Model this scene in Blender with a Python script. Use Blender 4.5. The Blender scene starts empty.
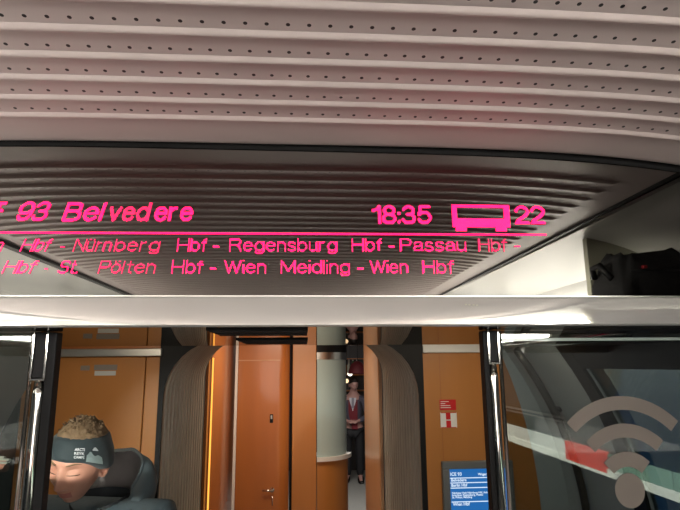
import bpy, bmesh, math, random
import numpy as np
from mathutils import Vector, Matrix, noise
random.seed(7)
SC = bpy.context.scene
COL = SC.collection

# ------------------------------------------------------------------ camera
F = 549.65
YAW, PITCH, ROLL = [math.radians(a) for a in (4.0233, 11.3343, -0.4513)]
CAMZ = 1.8
def cam_basis():
    cy, sy, cp, sp = math.cos(YAW), math.sin(YAW), math.cos(PITCH), math.sin(PITCH)
    f = np.array([sy*cp, cy*cp, sp]); r = np.array([cy, -sy, 0]); u = np.cross(r, f)
    c, s = math.cos(ROLL), math.sin(ROLL)
    return c*r+s*u, -s*r+c*u, f
CR, CU, CF = cam_basis()
cam_data = bpy.data.cameras.new('camera'); cam = bpy.data.objects.new('camera', cam_data); COL.objects.link(cam)
cam_data.sensor_width = 36; cam_data.lens = 36*F/680; cam_data.clip_start = .02
cam.matrix_world = Matrix(((CR[0], CU[0], -CF[0], 0), (CR[1], CU[1], -CF[1], 0), (CR[2], CU[2], -CF[2], CAMZ), (0, 0, 0, 1)))
SC.camera = cam

# ------------------------------------------------------------------ world, lights, exposure
SC.view_settings.view_transform = 'Standard'; SC.view_settings.look = 'None'
SC.view_settings.gamma = 1; SC.view_settings.exposure = 0.0; SC.view_settings.use_curve_mapping = False
world = bpy.data.worlds.new('night'); SC.world = world; world.use_nodes = True
world.node_tree.nodes['Background'].inputs[0].default_value = (.10, .11, .13, 1)
world.node_tree.nodes['Background'].inputs[1].default_value = .12

def area(name, loc, target, sx, sy, power, color=(1, .9, .8), spread=math.pi):
    l = bpy.data.lights.new(name, 'AREA'); l.shape = 'RECTANGLE'; l.size = sx; l.size_y = sy
    l.energy = power; l.color = color; l.spread = spread
    o = bpy.data.objects.new(name, l); COL.objects.link(o); o.location = loc
    d = Vector(target)-Vector(loc); o.rotation_euler = d.to_track_quat('-Z', 'Y').to_euler(); return o
# passenger saloon: rack-edge uplights onto the ribbed ceiling, and the light the saloon throws forward
area('rack_uplight_right', (.86, -.9, 1.93), (-.1, -.5, 2.2), 2.6, .05, 15, (1, .93, .86))
area('rack_uplight_left', (-1.02, -.65, 1.93), (-.1, -.5, 2.2), 3.1, .05, 13, (1, .93, .86))
area('end_panel_fill', (-1.05, .72, 1.93), (1.02, .40, 2.03), .3, .04, .55, (1, .96, .84), .16)  # added narrow beam that brightens the right rack's end panel
area('saloon_light', (-.1, -2.2, 2.12), (-.1, .6, .9), 1.4, 2.4, 52, (1, .93, .86))
area('face_fill_left', (-1.12, -.2, 1.84), (-.64, 1.7, 1.50), .03, .03, 2.4, (1, .9, .82), .38)  # added fill beam from under the rack, aimed at the man's face
# vestibule downlights
area('vestibule_light_left', (-.80, 2.05, 2.03), (-.85, 2.5, .5), .25, .25, 3.3, (1, .86, .66))
area('vestibule_light_right', (.70, 2.05, 2.03), (.75, 2.5, .5), .25, .25, 5.4, (1, .86, .66))
# next carriage
area('corridor_light', (-.1, 4.4, 2.1), (-.15, 4.9, 0), .6, .5, 15, (1, .82, .62))
area('bistro_light', (.55, 7.6, 2.2), (.6, 8.0, 0), 1.0, 1.4, 85, (1, .93, .88))
area('counter_light', (.3, 6.6, 2.15), (.3, 6.2, 0), .5, .4, 14, (.95, 1, .95))

# ------------------------------------------------------------------ helpers
def ray(px, py):
    return CR*((px-340)/F)+CU*((255-py)/F)+CF
def at(px, py, y):
    d = ray(px, py); d = d*(y/d[1]); return Vector((d[0], d[1], d[2]+CAMZ))
def atz(px, py, z):
    d = ray(px, py); d = d*((z-CAMZ)/d[2]); return Vector((d[0], d[1], d[2]+CAMZ))
def atx(px, py, x):
    d = ray(px, py); d = d*(x/d[0]); return Vector((d[0], d[1], d[2]+CAMZ))

def sset(n, key, v):
    if key in n.inputs: n.inputs[key].default_value = v
def mat(name, color, rough=.5, metal=0., emit=None, estr=0., bump=None, coat=0., var=None, spec=.5, alpha=1., sheen=0.):
    m = bpy.data.materials.new(name); m.use_nodes = True
    nt = m.node_tree; b = nt.nodes['Principled BSDF']
    c = (*color, 1)
    sset(b, 'Base Color', c); sset(b, 'Roughness', rough); sset(b, 'Metallic', metal); sset(b, 'Specular IOR Level', spec)
    sset(b, 'Coat Weight', coat); sset(b, 'Coat Roughness', .08); sset(b, 'Alpha', alpha); sset(b, 'Sheen Weight', sheen)
    if emit: sset(b, 'Emission Color', (*emit, 1)); sset(b, 'Emission Strength', estr)
    tc = nt.nodes.new('ShaderNodeTexCoord')
    if var:   # (scale xyz, amount)
        mp = nt.nodes.new('ShaderNodeMapping'); mp.inputs['Scale'].default_value = var[0]
        nz = nt.nodes.new('ShaderNodeTexNoise'); nz.inputs['Scale'].default_value = 1; nz.inputs['Detail'].default_value = 4
        mx = nt.nodes.new('ShaderNodeMix'); mx.data_type = 'RGBA'
        mx.inputs[6].default_value = tuple(v*(1-var[1]) for v in color)+(1,); mx.inputs[7].default_value = tuple(min(1, v*(1+var[1])) for v in color)+(1,)
        nt.links.new(tc.outputs['Object'], mp.inputs[0]); nt.links.new(mp.outputs[0], nz.inputs['Vector'])
        nt.links.new(nz.outputs[0], mx.inputs[0]); nt.links.new(mx.outputs[2], b.inputs['Base Color'])
    if bump:  # (scale, strength)
        nz = nt.nodes.new('ShaderNodeTexNoise'); nz.inputs['Scale'].default_value = bump[0]
        bp = nt.nodes.new('ShaderNodeBump'); bp.inputs['Strength'].default_value = bump[1]; bp.inputs['Distance'].default_value = .003
        nt.links.new(tc.outputs['Object'], nz.inputs['Vector']); nt.links.new(nz.outputs[0], bp.inputs['Height']); nt.links.new(bp.outputs[0], b.inputs['Normal'])
    return m
def mirror_mat(name, base, refl, rough=.02, fac=.9):
    """smoked/polished pane: a diffuse body under a tinted specular layer"""
    m = bpy.data.materials.new(name); m.use_nodes = True; nt = m.node_tree
    for n in list(nt.nodes): nt.nodes.remove(n)
    o = nt.nodes.new('ShaderNodeOutputMaterial'); mx = nt.nodes.new('ShaderNodeMixShader'); mx.inputs[0].default_value = fac
    d = nt.nodes.new('ShaderNodeBsdfDiffuse'); d.inputs[0].default_value = (*base, 1)
    g = nt.nodes.new('ShaderNodeBsdfGlossy'); g.inputs['Color'].default_value = (*refl, 1); g.inputs['Roughness'].default_value = rough
    nt.links.new(d.outputs[0], mx.inputs[1]); nt.links.new(g.outputs[0], mx.inputs[2]); nt.links.new(mx.outputs[0], o.inputs[0]); return m
def pane_mat(name, tint, refl, fac, rough=.0):
    m = bpy.data.materials.new(name); m.use_nodes = True; nt = m.node_tree
    for n in list(nt.nodes): nt.nodes.remove(n)
    o = nt.nodes.new('ShaderNodeOutputMaterial'); mx = nt.nodes.new('ShaderNodeMixShader'); mx.inputs[0].default_value = fac
    t = nt.nodes.new('ShaderNodeBsdfTransparent'); t.inputs[0].default_value = (*tint, 1)
    g = nt.nodes.new('ShaderNodeBsdfGlossy'); g.inputs['Color'].default_value = (*refl, 1); g.inputs['Roughness'].default_value = rough
    nt.links.new(t.outputs[0], mx.inputs[1]); nt.links.new(g.outputs[0], mx.inputs[2]); nt.links.new(mx.outputs[0], o.inputs[0]); return m
def emit_mat(name, color, s):
    return mat(name, (0.01, 0.01, 0.01), .5, emit=color, estr=s)

class MB:
    def __init__(s): s.bm = bmesh.new()
    def box(s, a, b, bev=0., M=None):
        a, b = Vector(a), Vector(b)
        r = bmesh.ops.create_cube(s.bm, size=1)
        for v in r['verts']:
            v.co = Vector(((a.x+b.x)/2+v.co.x*abs(b.x-a.x), (a.y+b.y)/2+v.co.y*abs(b.y-a.y), (a.z+b.z)/2+v.co.z*abs(b.z-a.z)))
        if bev:
            es = list({e for v in r['verts'] for e in v.link_edges})
            rr = bmesh.ops.bevel(s.bm, geom=es, offset=bev, segments=2, affect='EDGES', profile=.5)
            vs = list({v for v in rr['verts']})
        else: vs = r['verts']
        if M: bmesh.ops.transform(s.bm, matrix=M, verts=vs)
        return s
    def quad(s, *p):
        s.bm.faces.new([s.bm.verts.new(q) for q in p]); return s
    def grid(s, rows, closed=False):
        vs = [[s.bm.verts.new(p) for p in r] for r in rows]
        for i in range(len(vs)-1):
            n = len(vs[i])
            for j in range(n if closed else n-1):
                s.bm.faces.new((vs[i][j], vs[i][(j+1) % n], vs[i+1][(j+1) % n], vs[i+1][j]))
        return vs
    def tube(s, pts, r, n=12, caps=True, sq=1.):
        pts = [Vector(p) for p in pts]; rings = []
        for i, p in enumerate(pts):
            t = (pts[min(i+1, len(pts)-1)]-pts[max(i-1, 0)]).normalized()
            a = t.cross(Vector((0, 0, 1)) if abs(t.z) < .9 else Vector((1, 0, 0))).normalized(); b = t.cross(a)
            rr = r[i] if isinstance(r, (list, tuple)) else r
            rings.append([p+a*math.cos(k*2*math.pi/n)*rr+b*math.sin(k*2*math.pi/n)*rr*sq for k in range(n)])
        vs = s.grid(rings, True)
        if caps:
            s.bm.faces.new(list(reversed(vs[0]))); s.bm.faces.new(vs[-1])
        return s
    def lathe(s, prof, c, n=24):
        c = Vector(c)
        vs = s.grid([[c+Vector((r*math.cos(k*2*math.pi/n), r*math.sin(k*2*math.pi/n), z)) for k in range(n)] for r, z in prof], True)
        if prof[0][0] > 1e-4: s.bm.faces.new(list(reversed(vs[0])))
        if prof[-1][0] > 1e-4: s.bm.faces.new(vs[-1])
        return s
    def prism(s, poly, d):
        """poly: list of points; d: extrusion vector"""
        d = Vector(d); a = [s.bm.verts.new(Vector(p)) for p in poly]; b = [s.bm.verts.new(Vector(p)+d) for p in poly]
        s.bm.faces.new(a); s.bm.faces.new(list(reversed(b))); n = len(poly)
        for i in range(n): s.bm.faces.new((a[i], b[i], b[(i+1) % n], a[(i+1) % n]))
        return s
    def build(s, name, m, parent=None, smooth=False, fixn=True, **props):
        if fixn: bmesh.ops.recalc_face_normals(s.bm, faces=s.bm.faces)
        me = bpy.data.meshes.new(name); s.bm.to_mesh(me); s.bm.free()
        if m: me.materials.append(m)
        if smooth:
            for p in me.polygons: p.use_smooth = True
        o = bpy.data.objects.new(name, me); COL.objects.link(o)
        if parent: attach(o, parent)
        for k, v in props.items(): o[k] = v
        return o
PM = {}
def attach(o, p):
    o.parent = p; o.matrix_parent_inverse = PM.get(p.name, Matrix()).inverted()
def thing(name, loc, label, cat, group=None, rot=None):
    o = bpy.data.objects.new(name, None); COL.objects.link(o); o.location = loc; o.empty_display_size = .1
    M = Matrix.Translation(Vector(loc)); PM[o.name] = M
    tag(o, label, cat, group); return o
def tag(o, label, cat, group=None):
    o['label'] = label; o['category'] = cat
    if group: o['group'] = group
    return o
def struct(o): o['kind'] = 'structure'; return o
def autosmooth(o, ang=35):
    me = o.data
    for p in me.polygons: p.use_smooth = True
    try: me.set_sharp_from_angle(angle=math.radians(ang))
    except Exception: pass
    return o

# ------------------------------------------------------------------ materials
M = {}
M['cloth_dark'] = mat('dark_cloth', (.006, .006, .007), .9, bump=(60, .5), var=((14, 14, 14), .4))
M['white_panel'] = mat('white_side_panel', (.78, .78, .74), .35)
M['grey_panel'] = mat('olive_grey_panel', (.42, .42, .33), .6)
M['chrome'] = mat('chrome', (.66, .65, .62), .09, 1.)
M['alu'] = mat('brushed_aluminium', (.62, .61, .58), .32, 1.)
M['black'] = mat('black_rubber', (.010, .010, .011), .5, spec=.2)
M['void'] = mat('dark_gap', (.006, .006, .006), .9)
M['wood'] = mat('beech_veneer', (.49, .195, .045), .38, coat=.2, var=((9, 9, .8), .13))
M['wood_dark'] = mat('cherry_veneer', (.42, .135, .028), .33, coat=.3, var=((9, 9, .8), .13))
M['wood_edge'] = mat('pale_wood_edge', (.55, .30, .16), .28, coat=.5, var=((14, 14, .6), .12))
M['carpet'] = mat('grey_floor', (.30, .30, .28), .8, bump=(200, .3), var=((30, 30, 30), .15))
M['smoke'] = mirror_mat('smoked_display_glass', (.012, .011, .010), (.225, .218, .205), .018, .94)
M['strip'] = mirror_mat('polished_white_strip', (.84, .83, .80), (.86, .86, .83), .03, .60)
M['soffit'] = mirror_mat('polished_dark_soffit', (.02, .018, .016), (.62, .60, .57), .012, .94)
M['pane'] = pane_mat('partition_glass', (.66, .70, .69), (.95, .97, .95), .105)
M['frost'] = mat('frosted_decal', (.26, .225, .20), .6)
M['frost_glass'] = mat('frosted_counter_glass', (.44, .57, .57), .35)
M['led'] = emit_mat('magenta_led', (1., .0008, .092), 4.2)
M['led_dim'] = emit_mat('dim_magenta_led', (1., .008, .10), 2.2)  # dimmer, slightly paler dots for some of the words
M['white_paint'] = mat('white_paint', (.80, .79, .76), .4)
M['red'] = mat('red_sticker', (.62, .01, .012), .4)
M['rubber'] = mat('bellows_rubber', (.40, .375, .32), .42, var=((6, 6, 6), .25))
M['coach_wall'] = mat('blue_grey_lining', (.40, .45, .48), .45)
M['amber'] = emit_mat('amber_strip_light', (1., .42, .06), 1.7)
M['lamp'] = emit_mat('fluorescent_white', (1, .98, .92), 34.)

M['lamp_dim'] = emit_mat('dim_fluorescent_white', (1, .98, .92), 11.)  # left tubes set weaker so their side mirrors darker in the display
# ------------------------------------------------------------------ STRUCTURE: floor, ceiling, shells
XC = -.0715; ZC = 2.214; HW = .8435
def ceil_z(x): return ZC-.028*(abs(x-XC)/.824)**4
GP = .0615; G0 = .8755
def groove(y):
    k = round((y-G0+.004)/GP); c = G0+k*GP; d = y-c
    if c > .9: return 0.
    pts = [(-.021, 0), (-.0125, -.0015), (-.0035, -.0009), (.0005, -.0052), (.004, -.0062), (.008, -.0056), (.0115, 0)]
    if d <= pts[0][0] or d >= pts[-1][0]: return 0.
    for (a, za), (b, zb) in zip(pts, pts[1:]):
        if a <= d <= b: return za+(zb-za)*(d-a)/(b-a)
    return 0.
def make_ceiling():
    m = bpy.data.materials.new('perforated_ceiling'); m.use_nodes = True; nt = m.node_tree; b = nt.nodes['Principled BSDF']
    b.inputs['Roughness'].default_value = .42
    tc = nt.nodes.new('ShaderNodeTexCoord'); sp = nt.nodes.new('ShaderNodeSeparateXYZ'); nt.links.new(tc.outputs['Object'], sp.inputs[0])
    def mth(op, a, bb=None, c=None):
        n = nt.nodes.new('ShaderNodeMath'); n.operation = op
        for i, v in enumerate((a, bb, c)):
            if v is None: continue
            if isinstance(v, (int, float)): n.inputs[i].default_value = v
            else: nt.links.new(v, n.inputs[i])
        return n.outputs[0]
    P = .0262
    dx = mth('SUBTRACT', mth('FLOORED_MODULO', mth('ADD', sp.outputs[0], 10*P-.0595+P/2), P), P/2)
    dy = mth('SUBTRACT', mth('FLOORED_MODULO', mth('ADD', sp.outputs[1], 60*GP-(G0-.0165)+GP/2), GP), GP/2)
    r2 = mth('ADD', mth('MULTIPLY', dx, dx), mth('MULTIPLY', dy, dy))
    hole = mth('LESS_THAN', r2, .0027**2)
    inx = mth('LESS_THAN', mth('ABSOLUTE', mth('SUBTRACT', sp.outputs[0], -.09)), .765)
    iny = mth('LESS_THAN', sp.outputs[1], .90)
    hole = mth('MULTIPLY', hole, mth('MULTIPLY', inx, iny))
    mx = nt.nodes.new('ShaderNodeMix'); mx.data_type = 'RGBA'
    mx.inputs[6].default_value = (.62, .535, .515, 1); mx.inputs[7].default_value = (.008, .006, .006, 1)
    nt.links.new(hole, mx.inputs[0]); nt.links.new(mx.outputs[2], b.inputs['Base Color'])
    mb = MB(); ys = []
    y = -2.6; 
    ys = [-2.6]
    k0 = int((-2.5-G0)/GP)
    for k in range(k0, 1):
        c = G0+k*GP
        ys += [c+d for d in (-.021, -.0125, -.0035, .0005, .004, .008, .0115, .018, .026)]
    ys += [.93, .980, .990, .995, .9975, .9975]
    xs = sorted(list(np.linspace(XC-HW, XC+HW, 44))+[-.882, -.878, -.874, -.870, -.866, -.862, .680, .684, .688, .692, .696, .700, .704])
    def fade(x):
        d = min(x-(-.880), .702-x); return max(0., min(1., d/.016))
    rows = []
    for i, yy in enumerate(ys):
        row = []
        for x in xs:
            z = ceil_z(x)+groove(yy)*fade(x)
            if i == len(ys)-3: z += .0015
            if i == len(ys)-2: z += .005
            if i == len(ys)-1: z += .03
            row.append((x, yy, z))
        rows.append(row)
    mb.grid(rows)
    o = mb.build('ceiling', m, fixn=True); return struct(autosmooth(o, 50))
make_ceiling()
struct(MB().box((-1.55, -5.2, -.06), (1.45, 10.2, 0)).build('floor', M['carpet']))
# saloon side walls with a window each (profile leans inward towards the roof)
def side_x(z, base, lean): return base-(lean*max(0, z-1.1)**2)*(1 if base > 0 else -1)
def side_wall(name, base, lean, y0, y1, m, win=None, ztop=2.3, th=.06):
    """curved wall as separate panes of mesh around a window opening (y0,y1,z0,z1)"""
    mb = MB(); s = 1 if base > 0 else -1
    def patch(ya, yb, za, zb):
        n = max(2, int((zb-za)/.06)+1); zz = np.linspace(za, zb, n)
        ins = [(side_x(z, base, lean), z) for z in zz]; out = [(x+s*th, z) for x, z in ins]
        loop = ins+out[::-1]
        mb.prism([(x, ya, z) for x, z in loop], (0, yb-ya, 0))
    if win:
        wa, wb, z0, z1 = win
        patch(y0, wa, 0, ztop); patch(wb, y1, 0, ztop); patch(wa, wb, 0, z0); patch(wa, wb, z1, ztop)
    else: patch(y0, y1, 0, ztop)
    return struct(mb.build(name, m))
M['saloon_wall'] = mat('dark_saloon_lining', (.06, .066, .07), .5)
side_wall('wall_right', 1.30, .20, -5.2, 1.0, M['saloon_wall'], (-1.9, .75, .85, 1.53))
side_wall('wall_left', -1.45, .20, -5.2, 1.0, M['saloon_wall'], (-1.9, .75, .85, 1.53))
struct(MB().box((-1.55, -5.2, 0), (1.45, -5.12, 2.3)).build('wall_back', M['white_panel']))
# sloping white side ceilings between the ribbed ceiling and the walls
def side_ceiling(name, s, x0, x1):
    mb = MB(); rows = []
    for y in np.linspace(-5.1, .985, 12):
        row = []
        for t in np.linspace(0, 1, 12):
            x = x0+(x1-x0)*t; z = 2.200-.045*t-.04*t**3
            row.append((x, y, z))
        row += [(side_x(z, 1.30 if s > 0 else -1.45, .20)-.010*s, y, z) for z in (2.04, 1.98, 1.93, 1.882)]
        rows.append(row)
    mb.grid(rows); return struct(autosmooth(mb.build(name, M['white_panel'])))
side_ceiling('ceiling_right', 1, .785, 1.092); side_ceiling('ceiling_left', -1, -.93, -1.243)
struct(MB().box((-1.5, -5.1, 2.30), (1.4, 1.06, 2.36)).build('ceiling_roof', M['void']))
struct(MB().box((-1.5, -5.1, 2.18), (1.4, -2.6, 2.25)).build('ceiling_rear', M['white_panel']))
# bright metal trim along the ribbed ceiling's right edge, shade of the gaps at both edges put in as black strips
struct(MB().tube([(.789, -2.6, 2.180), (.789, .984, 2.180)], .0075, 10).build('trim_1', M['alu'], smooth=True))
struct(MB().box((-.938, -2.6, 2.172), (-.912, .984, 2.20)).build('trim_2', M['black']))
struct(MB().box((.769, -2.6, 2.176), (.779, .984, 2.20)).build('trim_12', M['black']))
# bulkhead above the way through
struct(MB().box((-1.5, 1.012, 1.876), (1.4, 1.05, 2.31)).build('wall_front', M['void']))
# polished strip below the display, leaning back a little
mb = MB(); z0, z1 = 1.8705, 1.9225; xa, xb = -1.40, 1.28
rows = []
for z, y in ((1.8690, 1.010), (1.8700, 1.0030), (1.8725, 1.0000), (1.9205, 1.0000+.0008), (1.9225, 1.0020), (1.9228, 1.010)):
    rows.append([(x, y, z) for x in np.linspace(xa, xb, 9)])
mb.grid(rows); struct(autosmooth(mb.build('trim_3', M['strip']), 40))
struct(MB().box((-1.40, .9975, 1.9228), (1.28, 1.01, 1.9250)).build('trim_4', M['alu']))
# soffit
struct(MB().box((-1.40, 1.004, 1.870), (1.20, 1.965, 1.90)).build('ceiling_soffit', M['soffit']))
struct(MB().box((-1.45, 1.965, 2.04), (1.35, 2.7, 2.10)).build('ceiling_vestibule', M['white_panel']))
struct(MB().box((-1.45, 1.955, 1.872), (1.35, 1.975, 2.06)).build('trim_5', M['alu']))
# vestibule side walls
side_wall('wall_right', 1.27, .45, 1.05, 2.72, M['coach_wall'], (1.42, 2.02, .75, 1.80), 2.1)
side_wall('wall_left', -1.43, .45, 1.05, 2.72, M['coach_wall'], None, 2.1)
# vestibule end wall: wooden door leaf left, wooden panel right, black gangway plate between
def arch(x0, x1, ztop, r, n=8, zb=0.):
    p = [(x0, zb)]
    for k in range(n+1):
        a = math.pi-k*math.pi/2/n; p.append((x0+r+r*math.cos(a), ztop-r+r*math.sin(a)))
    for k in range(n+1):
        a = math.pi/2-k*math.pi/2/n; p.append((x1-r+r*math.cos(a), ztop-r+r*math.sin(a)))
    p.append((x1, zb)); return p
TX0, TX1 = -.645, .565
ain = arch(TX0, TX1, 1.925, .27)
mb = MB()
outer = [(-.668, 0)]+[(-.668, min(2.09, z)) for z in []]
# plate as strips between the arch and a rectangle
rect = []
for (x, z) in ain:
    if x <= TX0+1e-6 and z < .01: rect.append((-.668, 0))
    elif x >= TX1-1e-6 and z < .01: rect.append((.592, 0))
    else:
        a = math.atan2(z-1.5, x-(TX0+TX1)/2); cx = (TX0+TX1)/2
        dx, dz = math.cos(a), math.sin(a)
        t = min(((.592-cx)/dx if dx > 1e-6 else 1e9), ((-.668-cx)/dx if dx < -1e-6 else 1e9), (2.09-1.5)/dz if dz > 1e-6 else 1e9)
        rect.append((cx+dx*t, 1.5+dz*t))
mb.grid([[(x, 2.70, z) for x, z in ain], [(x, 2.70, z) for x, z in rect], [(x, 2.74, z) for x, z in rect]])
struct(mb.build('wall_gangway', M['black']))
wl = MB(); wl.box((-1.285, 2.70, 0), (-.735, 2.74, 1.845), .004).build('door_1', M['wood'], kind='structure')
MB().box((-.732, 2.705, 0), (-.668, 2.74, 1.845), .003).build('wall_left_panel', M['wood'], kind='structure')
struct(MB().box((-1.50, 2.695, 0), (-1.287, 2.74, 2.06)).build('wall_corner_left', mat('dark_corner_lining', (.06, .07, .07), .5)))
MB().box((-1.285, 2.715, 1.845), (-.668, 2.74, 2.06)).build('wall_left_header', M['wood_dark'], kind='structure')
MB().box((-1.285, 2.685, 1.848), (-.66, 2.715, 1.884), .003).build('trim_6', M['alu'], kind='structure')
def wood_right(name, z0, z1, y0, m):
    zz = np.linspace(z0, z1, 16); loop = [(.592, z0), (.592, z1)]+[(side_x(z, 1.13, .26), z) for z in zz[::-1]]
    return struct(MB().prism([(x, y0, z) for x, z in loop], (0, .04, 0)).build(name, m))
zz = np.linspace(0, 2.06, 24)
struct(MB().prism([(side_x(z, 1.128, .26), 2.708, z) for z in zz]+[(side_x(z, 1.30, .45), 2.708, z) for z in zz[::-1]], (0, .03, 0)).build('wall_corner', M['coach_wall']))
wood_right('wall_right_panel', 0, 1.853, 2.70, M['wood'])
wood_right('wall_right_header', 1.853, 2.06, 2.715, M['wood_dark'])
MB().box((.592, 2.685, 1.856), (.985, 2.712, 1.896), .003).build('trim_7', M['white_paint'], kind='structure')
MB().box((.672, 2.6985, .1), (.674, 2.701, 1.85)).build('trim_8', M['wood_dark'], kind='structure')

# ------------------------------------------------------------------ gangway bellows
mb = MB(); rows = []; NR = 15
g_y = []
for k in range(NR):
    y = 2.735+k*(3.93-2.735)/NR; s = (3.93-2.735)/NR
    g_y += [(y, 0), (y+.30*s, .0), (y+.42*s, .024), (y+.88*s, .024)]
g_y.append((3.93, 0))
for y, e in g_y:
    t = (y-2.735)/1.2
    rows.append([(x, y, z) for x, z in arch(TX0-.004-e-.012*t, TX1+.004+e+.0*t, 1.927+e+.05*t, .27-.02*t+e*.5, 10)])
mb.grid(rows)
o = autosmooth(mb.build('gangway_bellows', M['rubber']), 25)
tag(o, 'ribbed dark rubber gangway bellows arching between the wooden end walls', 'gangway bellows')
mb = MB()
a1 = arch(-.668, .572, 1.985, .25, 10); a2 = arch(-.72, .62, 2.04, .28, 10)
mb.grid([[(x, 3.93, z) for x, z in a1], [(x, 3.93, z) for x, z in a2], [(x, 3.99, z) for x, z in a2], [(x, 3.99, z) for x, z in a1], [(x, 3.93, z) for x, z in a1]])
struct(mb.build('trim_9', M['black']))

# ------------------------------------------------------------------ next carriage
struct(MB().box((-.72, 3.99, 0), (-.648, 5.62, 2.15)).build('wall_corridor_left', M['wood_dark']))
struct(MB().box((-.72, 3.99, 2.15), (1.6, 10.2, 2.2)).build('ceiling_bistro', M['wood_edge']))
struct(MB().box((.545, 3.99, 0), (.62, 4.90, 2.15), .012).build('wall_corridor_right', M['wood_edge']))
struct(MB().box((.60, 4.84, 0), (2.0, 4.90, 2.15)).build('wall_corridor_right.001', M['wood_dark']))
# amber light and pale metal edge by the corridor door
t = thing('strip_light', at(212.5, 420, 4.02)*1, 'tall thin amber strip light down the edge of the gangway opening', 'light')
p0, p1 = atx(216, 362, -.640), atx(209, 512, -.640)
MB().box((-.648, 4.09, .3), (-.634, 4.125, 1.86), .003).build('diffuser', M['amber'], t)
MB().box((-.650, 4.075, .28), (-.640, 4.14, 1.88), .002).build('housing', M['wood_dark'], t)
o = MB().box((at(233.3, 506, 5.28).x-.016, 5.26, .1), (at(233.3, 506, 5.28).x+.008, 5.29, 2.13), .003).build('trim_10', M['white_paint'], kind='structure')
# the door: flat leaf whose right edge rolls away
xl, xr = at(236, 450, 5.3).x, at(289, 450, 5.3).x
pts = [(xl, 5.30)]
for k in range(9):
    a = k/8*math.pi/2*.86; pts.append((xr-.10+.10*math.sin(a), 5.40-.10*math.cos(a)))
pts += [(xr-.004, 5.46), (xl, 5.46)]
door = struct(MB().prism([(x, y, .04) for x, y in pts], (0, 0, 1.97)).build('door_2', M['wood_dark']))
autosmooth(door, 40)
hp = at(272, 490, 5.3)
h = MB(); h.lathe([(.0, 0), (.022, 0), (.022, .006), (.008, .008), (.008, .045)], (0, 0, 0), 16)
bmesh.ops.transform(h.bm, matrix=Matrix.Translation((hp.x, 5.302, hp.z))@Matrix.Rotation(math.pi/2, 4, 'X'), verts=h.bm.verts)
h.tube([(hp.x, 5.262, hp.z), (hp.x-.03, 5.258, hp.z+.004), (hp.x-.085, 5.258, hp.z+.006)], .0095, 10)
h.tube([(hp.x+.004, 5.290, hp.z-.05), (hp.x+.004, 5.290, hp.z-.13)], .006, 8)
h.build('door_handle', M['chrome'], door, smooth=True)
lp = at(271.5, 418.5, 5.3)
MB().box((lp.x-.015, 5.294, lp.z-.038), (lp.x+.015, 5.302, lp.z+.038), .003).build('lock_plate', M['black'], door)
MB().box((lp.x-.008, 5.291, lp.z-.004), (lp.x+.008, 5.296, lp.z+.028), .002).build('lock_indicator', M['alu'], door)
MB().box((xl, 5.296, at(243, 361, 5.3).z), (xr-.09, 5.301, at(243, 361, 5.3).z+.010)).build('door_seam', M['wood_edge'], door)
x2, x3 = at(291.5, 450, 5.4).x, at(316.5, 450, 5.4).x
struct(MB().box((x2-.02, 5.48, 0), (x3, 5.54, 2.13)).build('wall_bistro', M['void']))
struct(MB().box((x2+.004, 5.40, 0), (x3-.001, 5.47, 2.13), .006).build('wall_bistro.001', M['wood']))
# curved counter with frosted screen
cx0 = x3+.004; R_ = .315; cyc = 5.42+R_
def arcp(r, n=14, a1=1.50):
    return [(cx0+(r)*math.sin(k/n*a1), cyc-r*math.cos(k/n*a1)) for k in range(n+1)]
zrim = .955
ct = thing('bistro_counter', (cx0, 5.6, 0), 'curved wooden bistro counter with white rim and frosted glass screen above', 'counter')
mb = MB(); mb.prism([(x, y, .0) for x, y in arcp(R_)]+[(cx0, cyc, 0)], (0, 0, zrim-.03)); autosmooth(mb.build('counter_front', M['wood'], ct), 40)
mb = MB(); mb.prism([(x, y, zrim-.035) for x, y in arcp(R_+.035)]+[(cx0, cyc, zrim-.035)], (0, 0, .035)); autosmooth(mb.build('rim', M['white_paint'], ct), 40)
mb = MB(); mb.prism([(x, y, zrim) for x, y in arcp(R_-.01)]+[(x, y, zrim) for x, y in arcp(R_-.02)[::-1]], (0, 0, .90)); autosmooth(mb.build('frosted_screen', M['frost_glass'], ct), 40)
mb = MB(); mb.prism([(x, y, zrim+.90) for x, y in arcp(R_-.004)]+[(cx0, cyc, zrim+.90)], (0, 0, .07)); autosmooth(mb.build('screen_rail', M['alu'], ct), 40)
mb = MB(); mb.prism([(x, y, zrim+.97) for x, y in arcp(R_)]+[(cx0, cyc, zrim+.97)], (0, 0, .28)); autosmooth(mb.build('fascia', M['black'], ct), 40)
# bistro end
struct(MB().box((-.2, 10.1, 0), (2.0, 10.2, 2.2)).build('wall_bistro_end', mat('dark_bar_wall', (.03, .024, .022), .4)))
t = thing('bar_shelf', (1.0, 9.98, 1.2), 'dark bar shelf with back bar behind the standing attendant', 'shelf')
for z in (1.35, 1.62, 1.9):
    MB().box((.3, 9.88, z), (1.7, 10.09, z+.02)).build('shelf_board', M['wood_dark'], t)
MB().box((.28, 9.86, 1.0), (.30, 10.09, 2.1)).build('upright', M['wood_dark'], t)
MB().box((1.70, 9.86, 1.0), (1.72, 10.09, 2.1)).build('upright', M['wood_dark'], t)
bm_ = [mat('amber_bottle', (.45, .2, .05), .15), mat('pale_bottle', (.6, .6, .5), .15), mat('green_bottle', (.08, .2, .08), .15)]
bl = ['amber bottle on the bar shelf left of the attendant', 'pale bottle on the bar shelf left of the attendant', 'green bottle on the bar shelf left of the attendant', 'second amber bottle on the bar shelf near the attendant']
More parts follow.
